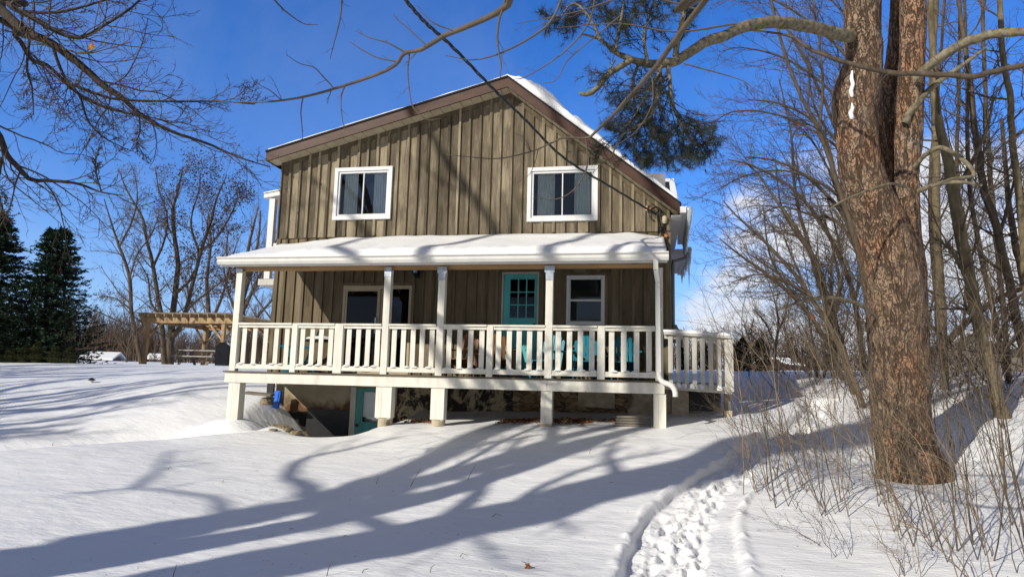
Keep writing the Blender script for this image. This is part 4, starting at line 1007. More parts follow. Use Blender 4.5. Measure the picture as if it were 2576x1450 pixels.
# ---- the twin pine
PD=9.65
def ptrunk(l,dep,root=False):   # (y, xl, xr)
    pts=[];rr_=[]
    for y,a,b in l: pts.append(ray((a+b)/2,y)*dep); rr_.append((b-a)/F*dep/2)
    return pts,rr_
t1=ptrunk([(1235,2206,2372),(1180,2212,2368),(1120,2204,2345),(1050,2195,2338),(970,2193,2335),(886,2192,2333),(780,2183,2331),(678,2172,2318),(600,2155,2290),(530,2138,2260),(444,2110,2222),(370,2103,2209),(259,2092,2212),(200,2108,2214),(148,2128,2217),(60,2122,2217),(-60,2124,2216),(-300,2118,2200),(-700,2110,2180)],PD)
t2=ptrunk([(760,2240,2330),(678,2248,2329),(600,2250,2318),(520,2250,2314),(444,2251,2311),(370,2252,2318),(259,2252,2322),(148,2262,2325),(60,2264,2328),(-60,2264,2329),(-300,2262,2322),(-700,2258,2300)],PD+.12)
t3=ptrunk([(760,2215,2290),(600,2214,2282),(444,2206,2275),(259,2214,2282),(120,2232,2290),(0,2242,2296),(-300,2250,2300),(-600,2255,2295)],PD+.55)
pine=empty('pine_tree',tuple(t1[0][0]),'big twin trunked pine with flaky orange grey bark at the right','tree')
O=np.array(t1[0][0])
def bark_trunk(l,name,seed,k=150,n=40):
    p,r_=resample(l[0],l[1],k); rs=np.random.RandomState(seed)
    T_=np.gradient(p,axis=0); T_/=np.linalg.norm(T_,axis=1,keepdims=True); A=unit(np.cross(T_,[0,1,0.])); B=np.cross(A,T_)
    th=np.arange(n)*2*PI/n; zz=np.arange(k)[:,None]
    ln=np.r_[0,np.cumsum(np.linalg.norm(np.diff(p,axis=0),axis=1))]
    u=np.cos(th)[None]*1.; v=np.sin(th)[None]
    lum=vnoise(u*1.5+v*.7+seed,ln[:,None]*1.1+u*0,1.3,1)*.16+vnoise(th[None]*3.+ln[:,None]*.0,ln[:,None]*3.2,1.0,2)*.12+vnoise(th[None]*7.,ln[:,None]*9,1.,3)*.07
    flare=np.maximum(0,1-ln/.75)[:,None]**1.8*(.10+.26*np.maximum(0,np.cos(th*5+seed))[None])*(seed==1)
    R_=r_[:,None]*(.94+lum*.8+flare)
    V=p[:,None]+R_[...,None]*(A[:,None]*np.cos(th)[None,:,None]+B[:,None]*np.sin(th)[None,:,None])
    idx=np.arange(k*n).reshape(k,n); q=np.stack([idx[:-1],np.roll(idx[:-1],-1,1),np.roll(idx[1:],-1,1),idx[1:]],-1).reshape(-1,4)
    return np_mesh(name,V.reshape(-1,3)-O,[q],M['pinebark'],pine)
bark_trunk(t1,'trunk',1); bark_trunk(t2,'trunk',2,100,32); bark_trunk(t3,'trunk',3,90,28)
# snow in the bark wound
mb=MB(); 
for l in ([(2144,178,4),(2142,196,9),(2146,212,10),(2141,228,10),(2143,240,9),(2146,246,4)],[(2143,258,3),(2145,272,9),(2140,284,11),(2143,297,12),(2147,300,3)]):
    mb.tube([ray(x,y)*(PD-.25)-O for x,y,w in l],[w/F*PD/2 for x,y,w in l],7)
mb.build('snow_patch',M['roofsnow'],pine,True)
# big pine limbs
LB=[ (dl([(2140,92),(2080,78),(2010,62),(1950,55),(1880,64),(1830,88),(1770,108),(1720,142),(1680,158),(1630,160),(1590,150),(1548,130),(1510,100),(1462,85)],[9.5,9.2,8.9,8.6,8.4,8.2,8.0,7.8,7.7,7.6,7.5,7.5,7.5,7.4]),[.088,.082,.078,.074,.070,.064,.060,.056,.052,.045,.036,.028,.018,.010]),
     (dl([(1590,150),(1560,168),(1528,190),(1505,218),(1480,236),(1458,236)],7.5),[.035,.034,.032,.030,.026,.018]),
     (dl([(1700,148),(1702,118),(1712,70),(1722,20),(1728,-40)],7.8),[.036,.034,.032,.028,.022]),
     (dl([(1640,158),(1660,185),(1655,240),(1630,300),(1560,345),(1535,420)],[7.6,7.5,7.4,7.3,7.2,7.2]),[.026,.022,.02,.016,.011,.006]),
     (dl([(1680,158),(1685,200),(1690,250),(1712,310),(1745,360),(1780,372)],[7.7,7.6,7.5,7.5,7.5,7.5]),[.026,.022,.02,.016,.012,.005]),
     (dl([(1655,190),(1625,240),(1590,300),(1560,330)],7.4),[.016,.013,.01,.006]),
     (dl([(1712,310),(1690,340),(1650,372),(1640,420)],7.5),[.012,.01,.008,.005]),
     (dl([(1605,165),(1590,215),(1602,280),(1625,330),(1640,360)],7.6),[.018,.014,.011,.008,.004]),
     (dl([(1665,165),(1645,230),(1672,300),(1690,350),(1705,405)],7.45),[.018,.014,.011,.008,.004]),
     (dl([(1712,310),(1750,318),(1785,335),(1805,360)],7.5),[.011,.009,.006,.003]),
     (dl([(1548,150),(1530,180),(1515,215),(1490,240)],7.5),[.012,.009,.006,.003]),
     (dl([(1510,100),(1480,40),(1440,10),(1400,60)],7.4),[.018,.015,.012,.006]),
     (dl([(1548,130),(1560,60),(1570,0),(1560,-50)],7.4),[.02,.018,.012,.008]),
     (dl([(1630,160),(1620,90),(1640,20),(1660,-40)],7.5),[.02,.018,.012,.008]),
     (dl([(2300,200),(2345,160),(2400,122),(2450,100),(2510,84),(2600,78)],[9.5,9.3,9.1,8.9,8.7,8.4]),[.06,.062,.064,.062,.058,.052]),
     (dl([(2275,310),(2300,268),(2350,215),(2420,165),(2480,120)],[9.6,9.6,9.6,9.6,9.5]),[.05,.048,.04,.03,.02]),
     (dl([(2300,420),(2330,388),(2370,372),(2420,400),(2450,440),(2395,450),(2340,470)],[9.6,9.4,9.2,9.1,9.0,8.9,8.8]),[.03,.032,.034,.03,.026,.02,.012]),
     (dl([(2310,480),(2360,462),(2420,458),(2470,466)],[9.5,9.3,9.2,9.1]),[.035,.03,.026,.018]),
     (dl([(2280,470),(2240,462),(2180,480),(2120,505),(2080,530)],[9.4,9.0,8.8,8.7,8.6]),[.02,.018,.016,.013,.008]),
     (dl([(2210,800),(2160,765),(2085,748),(2010,760),(1952,781)],[9.5,9.3,9.1,9.0,8.9]),[.026,.028,.026,.02,.010])]
tp=Tubes()
PP=[];RR=[]
rngp=np.random.default_rng(7)
for a,b_ in LB:
    p_,r_=resample(a,b_,40); p_=p_+rngp.normal(size=p_.shape)*r_[:,None]*.08; PP.append(p_);RR.append(r_)
for p_,r_ in zip(PP,RR):
    t_=Tubes(); t_.add(p_[None],r_[None],10); t_.build('limb',M['limbbark'],pine,O)
# needle foliage hanging off the boughs
src=np.array([PP[i] for i in range(2,14)]); srr=np.array([RR[i] for i in range(2,14)]); SL=np.linalg.norm(np.diff(src,axis=1),axis=2).sum(1)
p,d,l,rad=spawn(rngp,src,srr,20,.08,1.,56,.55,np.clip(SL,1.,1.6),.4,.003)
B1,R1=level(rngp,p,d,l,rad,6,.18,-.05,.4)
p,d,l,rad=spawn(rngp,B1,R1,8,.2,1.,42,.5,l,.6,.002)
B2,R2=level(rngp,p,d,np.clip(l,.06,.3),rad,4,.2,.02,.5)
# trim to the outline of the real foliage masses
def inmass(Pt):
    dd=Pt@CF; x=1288+F*(Pt@CR)/dd; y=725-F*(Pt@CU)/dd
    el=[(1520,50,175,80),(1440,60,75,85),(1640,40,120,75),(1520,170,40,50),(1610,230,85,95),(1690,370,125,62),(1740,330,70,50),(1520,350,62,38),(1560,330,60,40),(1535,400,45,28),(1650,300,60,80),(1480,-60,200,80),(1650,-60,200,80)]
    m=np.zeros(len(Pt),bool)
    for cx,cy,a,b_ in el: m|=((x-cx)/a)**2+((y-cy)/b_)**2<1
    return m
k1=inmass(B1[:,3]); k2=inmass(B2[:,-1])
tb=Tubes(); tb.add(B1[k1],R1[k1],4); tb.add(B2[k2],R2[k2],3); tb.build('bough',M['barkdark'],pine,O)
tips=np.concatenate([B2[k2][:,-1],B2[k2][:,-2],B2[k2][:,1],B1[k1][:,-1],B1[k1][:,-2]]); tdir=np.concatenate([unit(B2[k2][:,-1]-B2[k2][:,-2])]*3+[unit(B1[k1][:,-1]-B1[k1][:,-2])]*2)
def tufts(tips,tdir,n,Ln,w,seed):
    rg_=np.random.default_rng(seed); N=len(tips)
    d=unit(tdir[:,None]*.9+rg_.normal(size=(N,n,3))*.62); s=unit(np.cross(d,rg_.normal(size=(N,n,3))))*w
    L_=Ln*rg_.uniform(.7,1.15,(N,n,1)); b_=tips[:,None]-tdir[:,None]*rg_.uniform(0,.05,(N,n,1))
    V=np.stack([b_-s,b_+s,b_+d*L_],2).reshape(-1,3); return V,np.arange(N*n*3).reshape(-1,3)
V,Q=tufts(tips,tdir,8,.095,.0018,3); np_mesh('needles',V-O,[Q],M['needle'],pine,False)
sel=rngp.random(len(tips))<.10; V,Q=tufts(tips[sel],tdir[sel],9,.07,.0014,4); np_mesh('browned_needles',V-O,[Q],M['needlered'],pine,False)['label']='patches of browned needles'
print('needle tips',len(tips))
# crown above the frame, casting shade
ct=[]
# ---- trees outside the frame on the left, whose shadows and boughs the photo shows
h=np.array([math.sin(SAZ),math.cos(SAZ)]); hp=np.array([math.cos(SAZ),-math.sin(SAZ)]); TE=math.tan(SEL)
def lift(px,B,off=0.):
    out=[]
    for x,y in px:
        G=ghit(x,y); s=(G[:2]-B)@h; q_=(G[:2]-B)@hp
        s2=max(s-off,.3); xy=B+hp*q_+h*off; out.append(np.array([xy[0],xy[1],G[2]+s2*TE]))
    return out
B1_=np.array([-11.3,-4.0]); B2_=np.array([-8.6,-3.2])
# trunks follow their own shadows: base at the ground, then the lifted band
def caster(B,band,rads,limbs,label,seed,lv):
    g0=gz(*B)
    up=lift(band,B); trunk=[np.array([B[0]+ (up[0][0]-B[0])*.3,B[1]+(up[0][1]-B[1])*.3,g0-.2]),np.array([B[0],B[1],g0+1.2])*.3+up[0]*.7*0+np.array([up[0][0],up[0][1],g0+1.2])*.7]+up
    rs=[rads[0]*1.5,rads[0]*1.15]+rads
    LS=[(trunk,rs)]
    for pts,ra,off in limbs:
        if pts[0]=='w':
            LS.append(([trunk[-1]]+[liftw(B,X_,z_,o_) for X_,z_,o_ in pts[1:]],ra)); continue
        a=lift(pts,B,0); n=len(a); b_=lift(pts,B,off); LS.append(([a[i]*(1-i/(n-1))+b_[i]*(i/(n-1)) for i in range(n)],ra))
    return tree('bare_maple',label,LS,lv,M['bark'],M['twig'],'tall trees beside the photographer',seed,origin=trunk[0],sides=10,limb_k=22)
def liftw(B,Xw,zw,off=0.):
    s=((np.array([Xw,14.])-B)@h)-off; return np.array([Xw-h[0]*s,14-h[1]*s,zw+s*TE])
lvA=[dict(m=5,t0=.55,t1=1.,ang=48,lf=.30,maxL=7,k=8,wob=.13,up=.03,rf=.5,maxr=.05,sides=5),dict(m=6,t0=.2,ang=45,lf=.5,k=6,wob=.14,up=.02,rf=.5,sides=4),dict(m=5,t0=.2,ang=45,lf=.5,k=5,wob=.15,rf=.5,minr=.004,sides=3)]
caster(B1_,[(0,1412),(200,1375),(430,1335),(640,1295),(800,1262)],[.36,.34,.32,.30,.27],
  [([(800,1262),(760,1215),(728,1195),(770,1152),(934,1114),(1018,1096)],[.12,.085,.07,.06,.045,.025],1.0),
   ([(780,1268),(880,1222),(1018,1180),(1174,1128),(1324,1098)],[.18,.13,.11,.085,.05],-.8),
   ([(800,1280),(950,1262),(1078,1200),(1258,1168),(1440,1140),(1560,1110)],[.18,.13,.11,.09,.06,.03],.4),
   ([(560,1300),(545,1256),(473,1240),(400,1232),(341,1228),(200,1240)],[.055,.045,.036,.03,.022,.012],.5),
   ([(341,1228),(370,1205),(400,1180),(430,1132)],[.04,.034,.028,.015],.5),
   ([(1050,1205),(1180,1205),(1100,1230),(900,1260)],[.07,.055,.04,.02],.6),
   (['w',(-1.5,-1.0,0),(-2.4,1.0,.4),(-3.2,3.2,.8),(-4.6,5.2,1.2),(-5.6,7.2,1.5)],[.2,.15,.13,.11,.08,.04],0),
   (['w',(.6,-1.,0),(-.3,1.5,-.5),(-1.2,3.6,-.8),(-1.6,5.4,-1.),(-3.0,7.5,-1.)],[.2,.15,.12,.10,.07,.03],0),
   (['w',(1.6,0.,0),(1.4,2.0,.5),(.3,4.0,.8),(-.6,5.8,1.),(-.2,7.8,1.)],[.2,.15,.12,.09,.06,.03],0),
   (['w',(-3.,.2,0),(-4.8,1.6,.6),(-6.2,3.3,1.),(-7.6,4.6,1.4)],[.15,.11,.09,.06,.03],0)],'tall bare tree standing out of frame to the left, forking low',31,lvA)
caster(B2_,[(300,1490),(620,1428),(900,1372),(1180,1318),(1480,1243),(1740,1178),(1960,1122),(2190,1080)],[.46,.45,.44,.44,.43,.42,.40,.38],
  [([(1100,1320),(1192,1250),(1225,1190),(1288,1126),(1330,1095)],[.12,.09,.075,.06,.03],.7),
   ([(1560,1225),(1545,1180),(1530,1140),(1560,1100)],[.10,.08,.055,.03],-.5),
   ([(1000,1350),(900,1300),(780,1330),(600,1360)],[.10,.075,.05,.02],.8),
   ([(1250,1300),(1350,1230),(1500,1170),(1700,1130)],[.09,.07,.05,.03],.5)],'tall straight trunk out of frame to the left, nearest the camera',32,
  [dict(m=8,t0=.5,t1=1.,ang=55,lf=.22,maxL=9,k=8,wob=.13,up=.02,rf=.4,maxr=.05,sides=5),dict(m=6,t0=.2,ang=45,lf=.5,k=6,wob=.14,rf=.5,sides=4),dict(m=5,t0=.2,ang=45,lf=.5,k=5,wob=.15,rf=.5,minr=.004,sides=3)])
def generic(label,B,hgt,seed,fork=.3):
    g0=gz(*B)-.2; rs=np.random.default_rng(seed); B=np.array([B[0],B[1],g0]); tr=[B,B+[0,0,hgt*.2],B+[.2,.1,hgt*.4],B+[.1,.3,hgt*.7],B+[.3,.2,hgt]]
    LS=[(tr,[.3,.26,.2,.12,.05])]
    for i in range(13):
        a=rs.uniform(0,6.28); z0=hgt*rs.uniform(.12,.7); r_=hgt*rs.uniform(.3,.42); p0=B+[.1,.1,z0]; d=np.array([math.cos(a),math.sin(a),0])
        LS.append(([p0,p0+d*r_*.35+[0,0,hgt*.10],p0+d*r_*.7+[0,0,hgt*.22],p0+d*r_+[0,0,hgt*.38]],[.13,.11,.085,.045]))
    return tree('bare_maple',label,LS,[dict(m=7,t0=.25,ang=45,lf=.35,maxL=7,k=7,wob=.12,up=.04,rf=.6,minr=.03,maxr=.07,sides=4),dict(m=6,t0=.15,ang=45,lf=.5,k=5,wob=.14,rf=.6,minr=.016,sides=3)],M['bark'],M['twig'],'tall trees beside the photographer',seed,origin=B,limb_k=16)
generic('bare tree out of frame at left whose streaky shade falls on the snowy bank',(-22.5,1),11,35)
generic('second bare tree out of frame at far left, beyond the first',(-27,5),11,36)
generic('bare tree out of frame between the other left trees',(-25,-3),13,37)
generic('bare tree out of frame at the far left edge of the yard',(-31,9.5),10,38)
# tree 3: its boughs hang into the top left corner
T3=np.array([-8.35,0.05,gz(-8.35,0.05)-.2]); top3=[T3,T3+[0,.1,2],T3+[.2,.3,4.0],T3+[.1,.5,6.4],T3+[-.3,.4,9],T3+[-.2,.8,12]]
D0=7.6
fr=lambda pts,d: dl(pts,d)
LL3=[(top3,[.30,.25,.22,.18,.13,.06]),
 ([top3[3]]+fr([(-120,-60),(-10,15),(60,75),(130,110),(200,160),(260,215),(310,250),(350,285),(430,330),(520,360),(600,395),(680,420)],[8.2,7.9,7.7,7.6,7.6,7.6,7.6,7.5,7.5,7.5,7.5,7.4]),[.09,.075,.060,.050,.044,.040,.034,.028,.022,.018,.014,.009,.005]),
 ([top3[2]]+fr([(-60,-20),(20,12),(90,50),(140,78),(200,95),(260,65),(330,20),(380,-30)],7.4),[.06,.045,.032,.028,.024,.02,.016,.012,.008]),
 ([top3[3]]+fr([(-50,20),(35,85),(80,150),(120,165),(190,230),(250,265),(320,285),(400,300),(470,330)],7.7),[.05,.035,.026,.023,.019,.017,.014,.011,.008,.005]),
 ([top3[2]]+fr([(-260,60),(-120,190),(-50,275),(0,345),(18,390),(50,425),(80,452),(140,455),(200,463),(255,483),(310,492)],7.2),[.055,.05,.042,.037,.033,.03,.026,.022,.018,.013,.009,.005]),
 (fr([(190,215),(240,235),(300,250),(430,255),(560,255),(640,262)],7.5),[.02,.017,.014,.012,.009,.006]),
 (fr([(130,110),(160,190),(200,240),(220,300),(260,345),(330,380)],7.5),[.018,.015,.012,.010,.008,.004]),
 (fr([(75,90),(68,170),(80,220),(85,290)],7.4),[.014,.012,.010,.004]),
 (fr([(5,395),(-5,470),(5,520),(20,550)],7.2),[.016,.012,.008,.004]),
 (fr([(350,285),(352,330),(345,360),(370,400)],7.5),[.010,.008,.006,.003]),
 (fr([(255,483),(240,420),(250,370)],7.2),[.008,.006,.003]),
 (fr([(60,30),(150,30),(240,8),(330,-20)],7.6),[.02,.016,.012,.006])]
inview=lambda p:(p@CF>1)&(p[:,1]>2.5)
tree('bare_maple','bare tree whose dark boughs hang into the top left corner',LL3,[dict(m=19,t0=.10,ang=46,lf=.32,maxL=4.2,k=11,wob=.11,up=.02,rf=.45,minr=.0045,maxr=.012,sides=4,keep=inview),dict(m=8,t0=.12,ang=44,lf=.46,k=9,wob=.12,up=.03,rf=.6,minr=.0036,sides=3,keep=inview),dict(m=4,t0=.25,ang=40,lf=.5,k=6,wob=.13,up=.07,rf=.75,minr=.0028,sides=3,keep=inview)],M['barkdark'],M['twig'],'tall trees beside the photographer',41,origin=T3,limb_k=40)
# tree 4: right of the camera, branches over the middle
T4=np.array([4.6,1.2,gz(4.6,1.2)-.2]); top4=[T4,T4+[0,.1,2],T4+[-.1,.2,4.6],T4+[-.1,.3,6.5],T4+[0,.4,9],T4+[.2,.3,11]]
LL4=[(top4,[.24,.21,.18,.15,.1,.05]),
 ([top4[2]]+dl([(1500,-180),(1290,0),(1240,38),(1115,92),(1060,125),(1020,132),(1000,158),(965,180),(870,214),(800,235),(730,250),(650,257),(560,255),(540,250)],[3.2,3.9,4.1,4.5,4.7,4.8,4.9,5.,5.3,5.5,5.7,5.9,6.1,6.2]),[.05,.028,.020,.018,.016,.015,.0145,.013,.0125,.011,.010,.009,.008,.005,.003]),
 ([top4[3]]+dl([(1850,-120),(1790,-20),(1720,70),(1650,168),(1590,235),(1546,285),(1500,330),(1475,347),(1420,346),(1390,358),(1336,381),(1255,399),(1174,394),(1120,388)],[3.9,4.3,4.7,5.1,5.5,5.8,6.1,6.2,6.4,6.5,6.7,6.9,7.1,7.2]),[.04,.028,.022,.020,.019,.017,.015,.013,.011,.010,.008,.007,.006,.004,.0025]),
 (dl([(1275,-10),(1255,55),(1252,110),(1260,160),(1258,195)],4.0),[.008,.007,.006,.005,.002]),
 (dl([(1030,133),(1026,180),(1030,230),(1040,270),(1075,300),(1110,298)],4.8),[.006,.0055,.005,.004,.003,.001]),
 (dl([(868,215),(858,245),(860,290),(868,330)],5.3),[.006,.005,.004,.002]),
 (dl([(762,246),(757,280),(760,320),(762,350)],5.6),[.006,.005,.004,.002]),
 (dl([(1018,131),(975,108),(930,95),(895,78)],4.8),[.006,.005,.004,.002]),
 (dl([(998,155),(950,145),(910,125),(880,105)],4.9),[.006,.005,.004,.002]),
 (dl([(840,222),(815,195),(790,170),(755,160),(720,138)],5.3),[.006,.005,.004,.003,.002]),
 (dl([(708,252),(680,228),(655,215),(632,196)],5.7),[.005,.004,.003,.002]),
 (dl([(1070,112),(1030,75),(1000,50),(990,38)],4.5),[.005,.004,.003,.002]),
 (dl([(1140,78),(1095,60),(1070,40),(1055,18)],4.3),[.005,.004,.003,.002]),
 (dl([(1475,349),(1478,400),(1470,440),(1440,480),(1400,500),(1340,498)],[6.2,6.3,6.4,6.5,6.6,6.7]),[.010,.009,.008,.006,.004,.002]),
 (dl([(1355,372),(1345,410),(1330,440),(1300,460)],6.7),[.005,.004,.003,.001]),
 (dl([(1336,381),(1320,350),(1290,330)],6.7),[.004,.003,.001]),
 (dl([(860,-60),(860,0),(855,50),(840,110),(830,150)],5.5),[.010,.008,.006,.004,.002]),
 (dl([(690,0),(720,30),(765,60),(800,62)],5.5),[.007,.006,.004,.002]),
 (dl([(1420,-20),(1380,60),(1290,120),(1200,150),(1120,140)],4.4),[.009,.008,.006,.004,.002]),
 (dl([(1500,-20),(1480,60),(1420,130),(1330,190),(1290,200)],5.2),[.008,.007,.006,.004,.002]),
 (dl([(1560,40),(1500,90),(1430,150),(1400,200),(1360,210)],5.6),[.007,.006,.005,.004,.002]),
 (dl([(1760,25),(1600,-10),(1450,30),(1300,60)],5.0),[.008,.007,.005,.002]),
 (dl([(1850,60),(1700,80),(1560,60),(1400,70)],5.8),[.010,.008,.006,.003]),
 (dl([(1640,180),(1640,260),(1600,330),(1540,372)],5.2),[.005,.004,.003,.002]),
 (dl([(1720,160),(1860,200),(1900,230)],5.2),[.006,.004,.002])]
inv4=lambda p:(p@CF>2.4)&(p[:,1]>2.3)
tree('bare_maple','bare tree right of the photographer with pale branches sweeping over the gable',LL4,[dict(m=3,t0=.12,ang=50,lf=.22,maxL=1.5,k=7,wob=.15,up=-.01,rf=.5,minr=.0016,maxr=.006,sides=4,keep=inv4),dict(m=3,t0=.3,ang=45,lf=.4,k=6,wob=.15,up=.03,rf=.6,minr=.0012,sides=3,keep=inv4)],M['twigmid'],M['twigmid'],'tall trees beside the photographer',42,origin=T4,limb_k=40)
# ---- left mid ground trees
DENSE=[dict(m=22,t0=.12,ang=48,lf=.34,maxL=11,k=8,wob=.13,up=.03,rf=.42,minr=.012,maxr=.05,sides=4),dict(m=9,t0=.15,ang=45,lf=.42,k=6,wob=.14,up=.03,rf=.5,minr=.009,sides=3),dict(m=6,t0=.25,ang=42,lf=.5,k=4,wob=.15,up=.04,rf=.6,minr=.005,sides=3)]
podfn=lambda p: (p[2]>5.2) and (at(560,500,40.)[0]-7<p[0])
M['podleaf']=simple('dry_pods',(.075,.048,.034),.4,3,.8,.1)
def mid(label,limbs,Y,seed,lv=DENSE,leaves=None,name='locust_tree',grp='bare trees beyond the pergola',bark=None,tm=None):
    LS=[(pxl(a,Y),[w/F*Y*.5*1.0 for w in ws]) for a,ws in limbs]
    return tree(name,label,LS,lv,bark or M['bark'],tm or M['twigfar'],grp,seed,leaves=leaves,sides=7,limb_k=22)
pods=(2600,3,.25,.07,M['podleaf'],podfn)
mid('slender leaning bare tree left of the pergola post',[([(356,918),(345,860),(330,778),(326,697),(300,620),(285,577),(262,500)],[14,12,11,10,8,6,3]),([(326,697),(345,640),(380,590),(400,540)],[6,5,4,2]),([(330,778),(290,750),(250,745)],[5,4,2]),([(300,620),(330,560),(345,500),(340,440)],[6,5,4,2])],38,51,leaves=(350,2,.2,.05,M['barkdark'],lambda p:True))
mid('middle bare tree with a straight trunk behind the pergola',[([(414,918),(410,860),(405,794),(385,671),(366,590),(359,551),(320,480),(300,430)],[17,15,13,11,9,8,5,3]),([(385,671),(415,600),(420,540),(400,480),(390,420)],[8,6,5,4,2]),([(405,794),(380,760),(372,700),(345,650)],[7,6,4,3])],40,52,leaves=(400,2,.2,.05,M['barkdark'],lambda p:True))
mid('tallest dark podded tree forking above the pergola',[([(424,920),(428,870),(434,794),(447,665),(440,600),(434,535),(450,470),(460,420)],[27,22,18,14,12,10,6,3]),([(430,850),(455,820),(469,778),(505,632),(530,560),(545,500),(570,440)],[16,14,12,10,8,6,3]),([(440,740),(480,700),(500,640),(480,560),(500,480),(505,430)],[9,8,7,6,4,2]),([(505,632),(550,590),(590,520),(600,470)],[7,6,4,2]),([(469,778),(540,720),(590,690),(640,680)],[6,5,4,2])],41,53,leaves=pods)
mid('short bare sapling left of the pergola by the field',[([(318,910),(322,880),(328,850),(350,820)],[6,5,4,2]),([(320,895),(300,860),(280,835)],[4,3,2]),([(322,880),(335,845),(320,810)],[4,3,2])],44,54,lv=[dict(m=9,t0=.3,ang=42,lf=.6,k=6,rf=.5,minr=.006,sides=3),dict(m=5,t0=.2,ang=45,lf=.5,k=5,rf=.6,minr=.004,sides=3)])
GREY=[dict(m=14,t0=.15,ang=35,lf=.45,maxL=9,k=8,wob=.1,up=.09,rf=.4,minr=.014,maxr=.07,sides=3),dict(m=9,t0=.15,ang=38,lf=.42,k=6,wob=.12,up=.08,rf=.5,minr=.011,sides=3),dict(m=6,t0=.2,ang=38,lf=.45,k=4,up=.05,rf=.6,minr=.009,sides=3)]
mid('broad grey tree half hidden behind the left end of the house',[([(618,912),(615,860),(610,800),(612,700),(625,620),(640,560),(650,520)],[22,20,17,13,9,6,3]),([(612,780),(650,700),(680,640),(700,590)],[11,9,6,3]),([(612,760),(580,690),(570,630),(575,580)],[10,8,5,3]),([(620,830),(670,770),(720,720)],[9,7,4])],62,55,lv=GREY,name='bare_tree')
mid('thin grey tree seen through the left end of the porch',[([(668,900),(675,840),(690,760),(700,700)],[10,9,6,3]),([(672,860),(650,810),(630,770)],[6,4,2]),([(680,800),(640,740),(630,690)],[5,4,2])],55,56,lv=GREY,name='bare_tree')
mid('fine grey tree behind the tallest podded tree',[([(520,915),(522,860),(525,790),(520,700),(530,620),(525,540)],[16,15,13,10,7,4]),([(524,820),(560,740),(580,660),(600,600)],[8,7,5,3]),([(524,840),(480,760),(465,690)],[7,5,3])],58,58,lv=GREY,name='bare_tree')
mid('fine grey tree rising beside the left end of the porch roof',[([(590,915),(592,860),(600,790),(630,690),(650,600),(655,530)],[18,16,14,11,7,4]),([(598,800),(570,720),(560,640)],[8,6,4]),([(600,780),(660,700),(690,640)],[8,6,4])],64,59,lv=GREY,name='bare_tree')
mid('multi stemmed grey brown shrub in front of the right hand spruce',[([(170,918),(168,880),(150,820),(130,780)],[4,4,3,2]),([(172,918),(178,870),(190,810),(205,760)],[4,4,3,2]),([(176,918),(196,870),(225,820),(240,790)],[4,3,3,2]),([(166,918),(160,870),(165,800),(160,740)],[4,4,3,2]),([(180,918),(210,880),(250,850),(270,840)],[3,3,2,1])],27,57,lv=[dict(m=9,t0=.25,ang=35,lf=.4,k=6,up=.06,rf=.5,minr=.004,sides=3),dict(m=6,t0=.2,ang=40,lf=.5,k=5,up=.04,rf=.6,minr=.003,sides=3)],name='bare_shrub',grp='bare shrubs at the yard edge')
# ---- spruces
def spruce(label,x,Y,ztop,zb,Rb,seed,tops=((0,0),)):
    rng=np.random.default_rng(seed); zb0=gz(x,Y); r=empty('spruce_tree',(x,Y,zb0-.1),label,'tree','dark spruces at the left edge')
    T_=Tubes(); V=[];n0=0;Q=[]; BP=[]
    H_=ztop-zb0
    for ti,(dx,dh) in enumerate(tops):
        hh=H_+dh; base=np.array([0,0,0.]); tip=np.array([dx,0,hh]); 
        tr_=np.array([base+[dx*min(1,t*1.6),0,hh*t] for t in np.linspace(0,1,14)]); T_.add(tr_[None],np.linspace(.13,.012,14)[None],8)
        nb=int(620/len(tops)*1.3)
        t=rng.uniform(zb/H_,1,nb)**1.25; t=np.clip(t,.03,.995); az_=rng.uniform(0,2*PI,nb)
        c=np.array([dx,0,0])*np.minimum(1,t*1.6)[:,None]; c[:,2]=hh*t
        R_=(Rb*(1-t)**.72*.98+.05)*rng.uniform(.72,1.12,nb)
        k=7; u=np.linspace(0,1,k)
        B_=np.zeros((nb,k,3))
        B_[...,0]=c[:,None,0]+R_[:,None]*u*np.cos(az_)[:,None]; B_[...,1]=c[:,None,1]+R_[:,None]*u*np.sin(az_)[:,None]
        B_[...,2]=c[:,None,2]-R_[:,None]*(.38*u-.33*u**2.4)*(1.0-.5*t[:,None])
        B_+=rng.normal(size=B_.shape)*.02
        T_.add(B_,np.linspace(.016,.003,k)[None]*np.ones((nb,1)),3); BP.append((B_,R_))
    T_.build('trunk',M['barkdark'],r)
    for B_,R_ in BP:
        nb=len(B_); m_=30
        tt=rng.uniform(.08,1,(nb,m_)); x_=tt*(B_.shape[1]-1); i=np.minimum(x_.astype(int),B_.shape[1]-2); f_=(x_-i)[...,None]; nn=np.arange(nb)[:,None]
        p=B_[nn,i]*(1-f_)+B_[nn,i+1]*f_; tg=unit(B_[nn,i+1]-B_[nn,i]); side=unit(np.cross(tg,[0,0,1.]))*np.sign(rng.normal(size=(nb,m_,1)))
        d=unit(tg*.75+side*rng.uniform(.2,1,(nb,m_,1))+np.array([0,0,-1])*rng.uniform(-.55,.45,(nb,m_,1))); L_=rng.uniform(.12,.30,(nb,m_,1))*(1-.4*tt[...,None])+.06
        w=unit(np.cross(d,rng.normal(size=d.shape)))*.03
        v=np.stack([p-w*.5,p+d*L_*.5-w,p+d*L_,p+d*L_*.5+w],2).reshape(-1,3); V.append(v); Q.append(np.arange(nb*m_*4).reshape(-1,4)+n0); n0+=nb*m_*4
    np_mesh('foliage',np.concatenate(V),[np.concatenate(Q)],M['spruce'],r,False)
    return r
pA=at(128,575,27.); pB=at(166,572,27.)
spruce('dark spruce with a twin top, right one of the pair at the left edge',(pA[0]+pB[0])/2,27.,pA[2],.25,2.9,61,((-.28,0),(.30,.05)))
